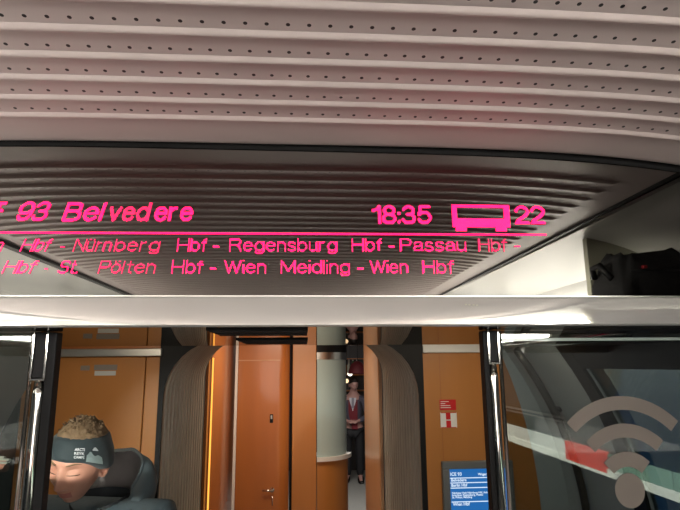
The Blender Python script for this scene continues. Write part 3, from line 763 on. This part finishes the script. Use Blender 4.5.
def remesh(me, vox):
    o = bpy.data.objects.new('remesh_tmp', me); COL.objects.link(o)
    r = o.modifiers.new('r', 'REMESH'); r.mode = 'VOXEL'; r.voxel_size = vox; r.use_smooth_shade = True
    s = o.modifiers.new('s', 'SMOOTH'); s.iterations = 2; s.factor = .4
    dg = bpy.context.evaluated_depsgraph_get(); dg.update()
    res = bpy.data.meshes.new_from_object(o.evaluated_get(dg)); bpy.data.objects.remove(o); return res
def G(x, s): return math.exp(-(x/s)**2)
def sstep(a, b, x):
    t = max(0., min(1., (x-a)/(b-a))); return t*t*(3-2*t)
def head_surface(d):
    """head surface point for direction d (face towards -y, z up, eye line at z=0)"""
    x, y, z = d
    p = Vector((x*.074, y*.093, z*.118))
    # skull fuller at the back and top, jaw narrower
    j = sstep(-.005, -.105, p.z)
    p.x *= 1-.36*j
    if p.y > 0: p.y *= 1-.38*j
    else: p.y *= 1+.02*j
    p.y += .010*(1-j)*(1 if p.y > 0 else .2)
    if p.y < 0:
        f = sstep(0, -.05, p.y)
        ax = abs(p.x)
        p.y += f*.010*G(ax-.031, .015)*G(p.z-.000, .012)        # eye sockets
        p.y -= f*.006*G(p.z-.022, .010)*G(ax-.020, .028)         # brow
        p.y -= f*.006*G(ax-.042, .016)*G(p.z+.030, .018)         # cheekbones
        t = sstep(.012, -.042, p.z)*sstep(-.056, -.044, p.z)     # nose wedge
        w = .0075+.0055*sstep(-.02, -.045, p.z)
        p.y -= f*(.006+.022*sstep(.010, -.040, p.z))*G(ax, w)*sstep(.016, .002, p.z)*sstep(-.058, -.045, p.z)
        p.y -= f*.006*G(ax-.013, .007)*G(p.z+.044, .008)         # nostril wings
        p.y -= f*.0060*G(p.z+.068, .0055)*G(ax, .020)            # upper lip
        p.y -= f*.0065*G(p.z+.080, .0060)*G(ax, .017)            # lower lip
        p.y += f*.0040*G(p.z+.0735, .0025)*G(ax, .022)           # mouth line
        p.y += f*.003*G(p.z+.091, .007)*G(ax, .02)
        p.y -= f*.008*G(p.z+.108, .016)*G(ax, .026)              # chin
    return p
def head_mesh(nu=96, nv=84):
    mb = MB(); rows = []
    for i in range(1, nv):
        th = math.pi*i/nv; rows.append([head_surface((math.sin(th)*math.sin(2*math.pi*k/nu), -math.sin(th)*math.cos(2*math.pi*k/nu), math.cos(th))) for k in range(nu)])
    vs = mb.grid(rows, True)
    t = mb.bm.verts.new(head_surface((0, 0, 1))); b = mb.bm.verts.new(head_surface((0, 0, -1)))
    for k in range(nu):
        mb.bm.faces.new((t, vs[0][(k+1) % nu], vs[0][k])); mb.bm.faces.new((b, vs[-1][k], vs[-1][(k+1) % nu]))
    # ears
    for s in (-1, 1):
        r = []
        for k in range(20):
            a = 2*math.pi*k/20; r.append(Vector((s*(.073+.006*math.cos(a)), .012+.017*math.cos(a), -.012+.030*math.sin(a)+.004*math.cos(a))))
        mb.tube(r+[r[0]], .0055, 8, caps=False)
        mb.lathe([(.001, -.022), (.011, -.012), (.012, .008), (.001, .02)], (s*.071, .012, -.010), 10)
    bmesh.ops.recalc_face_normals(mb.bm, faces=mb.bm.faces)
    me = bpy.data.meshes.new('head_tmp'); mb.bm.to_mesh(me); mb.bm.free(); return me
HEAD = head_mesh()
def hand_nodes(nodes, edges, wrist, pre, d, n, curl=.5, s=1.0, side=1):
    """palm and five fingers. d: finger direction, n: palm normal (towards which fingers curl)"""
    d = Vector(d).normalized(); n = Vector(n); n = (n-d*n.dot(d)).normalized(); a = d.cross(n)*side
    W = Vector(nodes[wrist][0])
    k = pre+'palm'; nodes[k] = (tuple(W+d*.045*s), (.026*s, .016*s)); edges.append((wrist, k))
    k2 = pre+'knuckle'; nodes[k2] = (tuple(W+d*.078*s), (.030*s, .013*s)); edges.append((k, k2))
    for i, (off, L) in enumerate(((-.028, .070), (-.0095, .078), (.0095, .073), (.027, .058))):
        p = W+d*.088*s+a*off*s; prev = k2; dirv = d.copy(); nm = '%sf%d' % (pre, i)
        for j, fr in enumerate((.02, .45, .32, .25)):
            p = p+dirv*(L*fr)*s; q = nm+str(j); nodes[q] = (tuple(p), .0088*s-.0008*j*s); edges.append((prev, q)); prev = q
            c = curl*(.5+.3*j); dirv = (d*math.cos(c)+n*math.sin(c)).normalized()
    p = W+d*.022*s-a*.026*s+n*.006*s; prev = k; dirv = (d*.75-a*.6+n*.25).normalized()
    for j, st in enumerate((.0, .030, .026)):
        p = p+dirv*st*s; q = '%st%d' % (pre, j); nodes[q] = (tuple(p), .0105*s-.001*j*s); edges.append((prev, q)); prev = q
        dirv = (dirv+d*.3+n*.15).normalized()
def build_body(parent, nodes, edges, HM, vox, m, name='body', loc=(0, 0, 0)):
    sk = skin_obj(nodes, edges, 'pelvis', 2)
    bm = bmesh.new(); bm.from_mesh(sk); nv = len(bm.verts)
    bm.from_mesh(HEAD); bm.verts.ensure_lookup_table()
    for v in bm.verts[nv:]: v.co = HM@v.co
    me = bpy.data.meshes.new('b'); bm.to_mesh(me); bm.free()
    me = remesh(me, vox); me.name = name
    bm = bmesh.new(); bm.from_mesh(me); seen = set(); best = []      # keep the outer skin only
    for v0 in bm.verts:
        if v0 in seen: continue
        st = [v0]; seen.add(v0); comp = []
        while st:
            v = st.pop(); comp.append(v)
            for e in v.link_edges:
                w = e.other_vert(v)
                if w not in seen: seen.add(w); st.append(w)
        if len(comp) > len(best): best = comp
    keep = set(best); bmesh.ops.delete(bm, geom=[v for v in bm.verts if v not in keep], context='VERTS'); bm.to_mesh(me); bm.free()
    me.materials.clear(); me.materials.append(m)
    o = bpy.data.objects.new(name, me); COL.objects.link(o); o.parent = parent
    for p in me.polygons: p.use_smooth = True
    return o
def local(mb, name, m, parent, smooth=True, **kw):
    o = mb.build(name, m, None, smooth); o.parent = parent
    for k, v in kw.items(): o[k] = v
    return o
def mesh_child(me, name, m, parent):
    me.name = name; me.materials.clear(); me.materials.append(m); o = bpy.data.objects.new(name, me); COL.objects.link(o); o.parent = parent
    for p in me.polygons: p.use_smooth = True
    return o
def standing(nodes, edges, H, head_c, sh=.19, lean=0.):
    """common legs, trunk and neck; H = shoulder height"""
    N = nodes; hip = H*.66
    N['pelvis'] = ((0, .01, hip), (.145, .105)); N['waist'] = ((0, .0, hip+.15), (.13, .10)); N['chest'] = ((0, .0+lean*.5, H-.16), (.155, .11))
    N['neckbase'] = ((0, .03+lean, H+.0), (.085, .075)); N['neck'] = (tuple(Vector((0, .03+lean, H))*.45+Vector(head_c)*.55+Vector((0, .02, -.03))), .056)
    N['skull'] = (tuple(Vector(head_c)+Vector((0, .015, -.02))), .06)
    edges += [('pelvis', 'waist'), ('waist', 'chest'), ('chest', 'neckbase'), ('neckbase', 'neck'), ('neck', 'skull')]
    for s, c in ((-1, 'r'), (1, 'l')):
        N[c+'hip'] = ((s*.09, .01, hip-.07), .088); N[c+'knee'] = ((s*.10, .0, hip*.50), .056); N[c+'ankle'] = ((s*.10, .02, .085), .040)
        N[c+'ball'] = ((s*.115, -.09, .035), (.042, .03)); N[c+'toe'] = ((s*.12, -.16, .028), (.036, .022))
        edges += [('pelvis', c+'hip'), (c+'hip', c+'knee'), (c+'knee', c+'ankle'), (c+'ankle', c+'ball'), (c+'ball', c+'toe')]
        N[c+'shoulder'] = ((s*sh, .02+lean*.8, H-.035), .060); edges.append(('neckbase', c+'shoulder'))

# ---- man with the headband
hc = at(79, 461, 1.78)
man = thing('person', (hc.x+.03, hc.y+.07, 0), 'person wearing a dark headband and hooded jacket, head bowed, before the wooden door', 'person')
YAWM = math.radians(-14)
man.rotation_euler = (0, 0, YAWM)
Rz = Matrix.Rotation(YAWM, 4, 'Z')
hl = (Matrix.Translation(man.location)@Rz).inverted()@hc          # head centre in the man's own frame
HM = Matrix.Translation(hl)@Matrix.Rotation(math.radians(6), 4, 'Z')@Matrix.Rotation(math.radians(6), 4, 'Y')@Matrix.Rotation(math.radians(12), 4, 'X')@Matrix.Translation((0, .0, .003))
HS = hl.z-.145
nodes, edges = {}, []
standing(nodes, edges, HS, hl, .185, .02)
for s, c in ((-1, 'r'), (1, 'l')):
    nodes[c+'elbow'] = ((s*.25, .05, HS-.32), .042); nodes[c+'wrist'] = ((s*.20, -.14, HS-.45), .027)
    edges += [(c+'shoulder', c+'elbow'), (c+'elbow', c+'wrist')]
    hand_nodes(nodes, edges, c+'wrist', c+'h', (-s*.25, -.8, -.35), (-s*.6, .0, -.8), .5, 1., s)
skin = mat('warm_skin', (.55, .27, .19), .48, bump=(90, .15), var=((22, 22, 22), .10))
man_body = build_body(man, nodes, edges, HM, .0032, skin)
def hpt(x, z, off=0.):
    """point on the face surface at local x,z (front side), pushed out by off"""
    best = None
    lo, hi = 0., math.pi/2
    zz = max(-.99, min(.99, z/.118)); th = math.acos(zz); st = math.sin(th)
    # solve azimuth for x
    a0, a1 = -math.pi/2, math.pi/2
    for _ in range(30):
        a = (a0+a1)/2; p = head_surface((st*math.sin(a), -st*math.cos(a), zz))
        if p.x < x: a0 = a
        else: a1 = a
    return p+Vector((0, -off, 0))
hair_m = mat('light_brown_hair', (.21, .135, .075), .75, bump=(140, .8), var=((60, 60, 14), .45))
dark_h = mat('dark_brow_hair', (.07, .04, .022), .8)
lip_m = mat('lip_skin', (.42, .15, .12), .5)
# eyelids, lashes and brows
for s in (-1, 1):
    mb = MB(); rows = []
    for i in range(9):
        u = i/8; row = []
        for k in range(13):
            t = k/12*2-1; x = s*.031+t*.0155; z = -.009+(.013*u)+.002*(1-t*t)*(1 if u > .5 else -1)
            b = hpt(x, z, .0010+.0068*(1-t*t)*math.sin(math.pi*(.12+.80*u))); row.append(HM@b)
        rows.append(row)
    mb.grid(rows); local(mb, 'eyelid', skin, man)
    mb = MB(); mb.tube([HM@hpt(s*.031+t*.0155, -.0095+.001*t*t, .0030+.0028*(1-t*t)) for t in np.linspace(-1, 1, 9)], [.0005, .0011, .0014, .0015, .0016, .0015, .0014, .0011, .0005], 6); local(mb, 'eyelash', dark_h, man)
    mb = MB(); mb.tube([HM@hpt(s*(.015+.033*t), .019+.006*math.sin(t*2.4)-.003*t, .001) for t in np.linspace(0, 1, 9)], [.0022, .0036, .0040, .0040, .0036, .0032, .0027, .0020, .001], 6, sq=.6); local(mb, 'eyebrow', hair_m, man)
mb = MB(); rows = []
for i in range(6):
    u = i/5; rows.append([HM@hpt(t*.0225*(1-.1*u), -.0655-.017*u+.0022*(t*t)*(1 if u < .5 else -.6)*(1.5 if u < .2 else 1), .0009+.0006*math.sin(math.pi*u)) for t in np.linspace(-1, 1, 13)])
mb.grid(rows); local(mb, 'lips', lip_m, man)
mb = MB(); mb.tube([HM@hpt(t*.021, -.0738+.0012*t*t, .0008) for t in np.linspace(-1, 1, 9)], .0008, 6); local(mb, 'mouth_line', mat('mouth_dark', (.12, .03, .025), .6), man)
# scalp hair: cap with ragged tufts
def hair_cap(HM_, parent, m, zfront=.05, zback=-.06, off=.009, amp=.006):
    mb = MB(); rows = []; nu = 72
    for i in range(0, 26):
        row = []
        for k in range(nu):
            a = 2*math.pi*k/nu; back = .5+.5*math.cos(a+math.pi)  # 0 front .. 1 back
            zl = zfront+(zback-zfront)*back**1.3
            th1 = math.acos(max(-1, min(1, zl/.118))); th = .02+(th1-.02)*i/25
            d = Vector((math.sin(th)*math.sin(a), -math.sin(th)*math.cos(a), math.cos(th)))
            p = head_surface(d); o_ = off*(1 if i < 25 else .15)+amp*noise.noise(d*9+Vector((0, 0, i*.02)))+amp*.7*noise.noise(d*26)
            row.append(HM_@(p+d*o_))
        rows.append(row)
    vs = mb.grid(rows, True); mb.bm.faces.new(vs[0]); return local(mb, 'hair', m, parent)
man_hair = hair_cap(HM, man, hair_m, .078, .058, .008, .006)
mb = MB()
random.seed(3)
for k in range(90):
    a = random.uniform(-2.6, 2.6); th = random.uniform(.05, .68)
    d = Vector((math.sin(th)*math.sin(a), -math.sin(th)*math.cos(a), math.cos(th))); p = head_surface(d)
    q = Vector((random.uniform(-.5, .5), random.uniform(-.9, .2), random.uniform(.0, .5)))
    mb.tube([HM@(p+d*.008), HM@(p+d*.012+q*.004), HM@(p+d*.013+q*.010)], [.0022, .0016, .0004], 5)
o = local(mb, 'tuft', hair_m, man); o.parent = man_hair
# headband
hb_m = mat('charcoal_teal_fabric', (.022, .036, .042), .75, bump=(260, .25), sheen=.2)
def band_pt(a, u, off):
    back = .5+.5*math.cos(a+math.pi)
    zb = .029-.050*sstep(0, .55, back)+.004*sstep(.6, 1, back); zt_ = .090-.018*back
    z = zb+(zt_-zb)*u; zz = max(-.97, min(.97, z/.118)); st = math.sqrt(1-zz*zz)
    d = Vector((st*math.sin(a), -st*math.cos(a), zz)); p = head_surface(d)
    e = math.sqrt(max(0, 1-(2*u-1)**6)); n = Vector((d.x, d.y, d.z*.3)).normalized()
    ear = .014*G(abs(a)-1.62, .35)*G(z+.012, .035)
    return p+n*((.0125+ear)*e+off+.0012*math.sin(5*a+9*u))
mb = MB(); rows = [[HM@band_pt(2*math.pi*k/80, u, 0) for k in range(80)] for u in np.linspace(0, 1, 15)]
mb.grid(rows, True); band = local(mb, 'headband', hb_m, man)
# printed letters and mountain motif on the headband
dec_w = mat('pale_print', (.62, .66, .68), .6); dec_g = mat('grey_green_print', (.25, .32, .32), .6)
def band_text(s, a0, a1, u0, u1):
    v, tr = text_tris(s, True); x0, x1 = v[:, 0].min(), v[:, 0].max(); y0, y1 = 0, .7
    mb = MB(); vs = []
    for x, y in v:
        t = (x-x0)/(x1-x0); w = (y-y0)/(y1-y0); vs.append(mb.bm.verts.new(HM@band_pt(a0+(a1-a0)*t, u0+(u1-u0)*w, .0012)))
    for f in tr:
        try: mb.bm.faces.new([vs[i] for i in f])
        except ValueError: pass
    o = local(mb, 'printed_letters', dec_w, man, False); o.parent = band
band_text('ARCTI', .42, .74, .52, .62); band_text('REYK', .42, .74, .37, .47); band_text('CAMPS', .42, .74, .22, .32)
mb = MB()
def bp(a, u): return HM@band_pt(a, u, .0012)
N_ = 14
rows = []
for k in range(N_+1):
    t = k/N_; a = .80+.50*t; top = .36+.16*G(t-.25, .16)+.07*G(t-.75, .2); rows.append([bp(a, .12+.06*t), bp(a, (.12+top)/2), bp(a, top)])
mb.grid(rows); o = local(mb, 'mountain_print', dec_g, man, False); o.parent = band
mb = MB(); rows = []
for k in range(9):
    t = k/8; a = 1.00+.20*t; rows.append([bp(a, .56), bp(a, .58+.09*math.sin(math.pi*t))])
mb.grid(rows); o = local(mb, 'cloud_print', dec_w, man, False); o.parent = band
# jacket
jk_m = mat('blue_grey_shell', (.055, .08, .095), .6, bump=(70, .5), var=((9, 9, 9), .2))
nodes2, e2 = {}, []
nodes2['pelvis'] = ((0, .01, HS*.66-.05), (.175, .14)); nodes2['waist'] = ((0, .0, HS*.66+.14), (.168, .135)); nodes2['chest'] = ((0, .01, HS-.15), (.185, .135))
nodes2['yoke'] = ((0, .045, HS-.030), (.12, .095))
e2 += [('pelvis', 'waist'), ('waist', 'chest'), ('chest', 'yoke')]
for s, c in ((-1, 'r'), (1, 'l')):
    nodes2[c+'sh'] = ((s*.185, .035, HS-.035), .080); nodes2[c+'elbow'] = ((s*.262, .055, HS-.32), .066); nodes2[c+'cuff'] = ((s*.21, -.12, HS-.435), .044)
    e2 += [('yoke', c+'sh'), (c+'sh', c+'elbow'), (c+'elbow', c+'cuff')]
jk = mesh_child(skin_obj(nodes2, e2, 'pelvis', 3), 'jacket', jk_m, man)
# hood lying open behind the neck with a fleece lining
def hood(inner, name, m):
    mb = MB(); rows = []
    for i in range(11):
        v = i/10; row = []
        for k in range(33):
            t = k/32*2-1; a = t*2.25            # around the neck, 0 = behind
            rx = .132+.010*math.cos(a)-.028*v*(1 if abs(t) < .8 else .4); ry = .135-.015*v
            x = rx*math.sin(a); y = .055+ry*math.cos(a)
            lift = (.150*math.cos(a*.55)-.045*abs(t)**3)
            z = HS-.035+lift*math.sin(v*math.pi/2)*1.15
            rr = 1+.24*math.sin(v*math.pi)
            p = Vector((x*rr, .055+(y-.055)*rr, z+.006*noise.noise(Vector((x*22, y*22, v*4)))))
            if inner: p = Vector((p.x*.90, .055+(p.y-.055)*.90, p.z+.000))
            row.append(p)
        rows.append(row)
    return mb, rows
mb, ro = hood(False, '', None); _, ri = hood(True, '', None)
mb.grid(ro); hd = local(mb, 'hood', jk_m, man)
mb2 = MB(); mb2.grid(ri); fl_m = mat('grey_fleece', (.21, .19, .185), .95, bump=(55, .8), sheen=.4, var=((18, 18, 18), .2)); o = local(mb2, 'fleece_lining', fl_m, man); o.parent = hd
mb3 = MB(); mb3.grid([ro[-1], [(a+b)/2+Vector((0, 0, .010)) for a, b in zip(ro[-1], ri[-1])], ri[-1]]); o = local(mb3, 'hood_rim', jk_m, man); o.parent = hd
# inner collar, zip and cord lock
mb = MB(); rows = []
for i in range(6):
    v = i/5; rows.append([Vector((.095*math.sin(a)*(1-.10*v), .035+.088*math.cos(a)*(1-.12*v)+(-.012*v if abs(a) > 1.5 else 0), HS-.05+.085*v-.03*abs(a/2.6)**3)) for a in np.linspace(-2.75, 2.75, 34)])
mb.grid(rows); local(mb, 'collar', mat('dark_collar', (.02, .024, .028), .8), man)
MBz = MB(); MBz.tube([(.03, -.112, HS-.07), (.034, -.150, HS-.18), (.03, -.155, HS-.40)], .005, 6); local(MBz, 'zip', M['black'], man)
mb = MB(); mb.tube([(.150, -.055, HS+.005), (.162, -.062, HS-.012), (.158, -.075, HS-.04)], [.007, .009, .006], 8); local(mb, 'cord_lock', M['black'], man)
# trousers and shoes
nodes3, e3 = {}, []
nodes3['pelvis'] = ((0, .01, HS*.66), (.155, .118))
for s, c in ((-1, 'r'), (1, 'l')):
    nodes3[c+'h'] = ((s*.092, .01, HS*.66-.09), .102); nodes3[c+'k'] = ((s*.10, 0, HS*.33), .072); nodes3[c+'a'] = ((s*.10, .02, .09), .060)
    e3 += [('pelvis', c+'h'), (c+'h', c+'k'), (c+'k', c+'a')]
mesh_child(skin_obj(nodes3, e3, 'pelvis', 2), 'trousers', mat('dark_trousers', (.02, .022, .03), .8), man)
def shoes(parent, m):
    for s in (-1, 1):
        mb = MB(); rows = []
        for i in range(9):
            u = i/8; y = .07-.27*u; w = .046*(1-.35*abs(2*u-1.1)**2.5)+.004; h = .10-.062*sstep(.15, .75, u)
            rows.append([Vector((s*(.10+.025*u)+w*math.copysign(abs(math.cos(a))**.7, math.cos(a)), y, max(.0005, h/2+h/2*math.copysign(abs(math.sin(a))**.7, math.sin(a))))) for a in np.linspace(0, 2*math.pi, 17)[:-1]])
        vs = mb.grid(rows, True); mb.bm.faces.new(vs[0]); mb.bm.faces.new(vs[-1]); local(mb, 'shoe', m, parent)
shoes(man, M['black'])

# ---- attendant at the bar
ac = at(353.6, 384.5, 9.15)
att = thing('person', (ac.x-.01, 9.17, 0), 'person in dark suit and red waistcoat standing in the bistro with hands clasped', 'person')
att.rotation_euler = (0, 0, math.radians(-8))
sc_h = .93
hl2 = Vector((.015, -.03, ac.z)); HM2 = Matrix.Translation(hl2)@Matrix.Rotation(math.radians(22), 4, 'Z')@Matrix.Rotation(math.radians(16), 4, 'X')@Matrix.Scale(.95, 4)
H2 = ac.z-.205
nodes, edges = {}, []
standing(nodes, edges, H2, hl2, .165, .0)
for s, c in ((-1, 'r'), (1, 'l')):
    nodes[c+'elbow'] = ((s*.24, .03, H2-.29), .038); nodes[c+'wrist'] = ((s*.075, -.17, H2-.36), .024)
    edges += [(c+'shoulder', c+'elbow'), (c+'elbow', c+'wrist')]
    hand_nodes(nodes, edges, c+'wrist', c+'h', (-s*.85, -.35, .05), (0, .6, -.7), .7, .92, s)
skin2 = mat('fair_skin', (.50, .28, .24), .5)
build_body(att, nodes, edges, HM2, .0045, skin2)
hair_cap(HM2, att, mat('dark_brown_hair', (.02, .013, .010), .5, bump=(120, .6)), .065, -.08, .014, .005)
suit = mat('dark_blue_suit', (.085, .08, .11), .7, bump=(120, .3)); blk = mat('black_trousers', (.012, .012, .015), .75)
n4, e4 = {}, []
n4['pelvis'] = ((0, .01, H2*.66-.06), (.158, .125)); n4['waist'] = ((0, 0, H2*.66+.14), (.142, .115)); n4['chest'] = ((0, 0, H2-.15), (.166, .122)); n4['yoke'] = ((0, .03, H2-.02), (.105, .082))
e4 += [('pelvis', 'waist'), ('waist', 'chest'), ('chest', 'yoke')]
for s, c in ((-1, 'r'), (1, 'l')):
    n4[c+'sh'] = ((s*.165, .02, H2-.035), .068); n4[c+'elbow'] = ((s*.246, .03, H2-.29), .053); n4[c+'cuff'] = ((s*.10, -.15, H2-.355), .036)
    e4 += [('yoke', c+'sh'), (c+'sh', c+'elbow'), (c+'elbow', c+'cuff')]
mesh_child(skin_obj(n4, e4, 'pelvis', 2), 'suit_jacket', suit, att)
def front_panel(name, m, prof, off, zs):
    mb = MB(); rows = []
    for z in zs:
        w0, w1 = prof(z); t = (z-(H2*.66))/(H2-.15-H2*.66); yb = -(.128+.010*max(0, min(1, t)))+(.05*sstep(H2-.13, H2+.02, z))-off
        rows.append([Vector((w0+(w1-w0)*k/8, yb+.9*(w0+(w1-w0)*k/8)**2, z)) for k in range(9)])
    mb.grid(rows); return local(mb, name, m, att)
zs = np.linspace(H2-.48, H2-.03, 14)
front_panel('waistcoat', mat('red_waistcoat', (.17, .01, .02), .7), lambda z: (-.055*sstep(H2-.5, H2-.2, z)-.012, .075), .014, zs)
front_panel('shirt', mat('white_shirt', (.62, .62, .66), .7), lambda z: (-.050*sstep(H2-.20, H2-.02, z)-.004, .050*sstep(H2-.20, H2-.02, z)+.006), .018, np.linspace(H2-.20, H2+.0, 8))
front_panel('necktie', mat('grey_scarf', (.24, .23, .28), .6), lambda z: (-.018, .022), .021, np.linspace(H2-.16, H2-.0, 6))
n5, e5 = {}, []
n5['pelvis'] = ((0, .01, H2*.66-.02), (.145, .112))
for s, c in ((-1, 'r'), (1, 'l')):
    n5[c+'h'] = ((s*.088, .01, H2*.66-.10), .096); n5[c+'k'] = ((s*.098, 0, H2*.33), .070); n5[c+'a'] = ((s*.10, .02, .07), .062)
    e5 += [('pelvis', c+'h'), (c+'h', c+'k'), (c+'k', c+'a')]
mesh_child(skin_obj(n5, e5, 'pelvis', 2), 'trousers', blk, att)
shoes(att, mat('black_leather', (.01, .01, .01), .25))
# ---- fingertip edge of a hand at the left border
hp_ = at(3.5, 466, 1.06)
hand = thing('hand', (hp_.x-.06, hp_.y, hp_.z), 'fingertip with a pale nail reaching in at the left edge of the picture', 'hand')
nd, ed = {}, []
nd['pelvis'] = ((-.40, -.02, -.10), .036); nd['wrist'] = ((-.095, 0, -.03), (.030, .022)); ed.append(('pelvis', 'wrist'))
hand_nodes(nd, ed, 'wrist', 'h', (.95, 0, .22), (0, .15, -1), .22, 1., 1)
# shift so that the longest finger's tip ends at the sighted point
tip = Vector(nd['hf13'][0]); off = Vector((.061, 0, .0))-tip
for k_ in nd: nd[k_] = (tuple(Vector(nd[k_][0])+off), nd[k_][1])
hnd = mesh_child(skin_obj(nd, ed, 'pelvis', 2), 'hand_body', skin, hand)
nail_m = mat('pale_green_nail', (.50, .58, .48), .25)
for i in range(4):
    a_, b_ = Vector(nd['hf%d2' % i][0]), Vector(nd['hf%d3' % i][0]); d_ = (b_-a_).normalized(); up = Vector((-.2, 0, 1)); sd = d_.cross(up).normalized()
    mb = MB(); rows = []
    for u in np.linspace(-.25, 1.35, 6):
        c_ = a_.lerp(b_, u); rows.append([c_+sd*.0062*t+up*(.0078-.003*t*t+(-.0012*max(0, u-.8))) for t in np.linspace(-1, 1, 7)])
    mb.grid(rows); local(mb, 'fingernail', nail_m, hand, label='pale greenish fingernail')
slv = {'pelvis': (tuple(Vector((-.44, -.02, -.11))+off), .052), 'c': (tuple(Vector((-.20, -.005, -.055))+off), .042)}
mesh_child(skin_obj(slv, [('pelvis', 'c')], 'pelvis', 2), 'sleeve', M['cloth_dark'], hand)

# platform wall beyond the outer door's window
struct(MB().box((2.5, .9, 0), (2.6, 6.0, 2.9)).build('wall_platform', mat('grey_platform_wall', (.40, .40, .37), .8, var=((2, 2, 2), .25))))
area('platform_light', (2.0, 3.6, 2.8), (2.5, 3.6, 1.4), 3.0, .1, 60, (1, 1, .94))
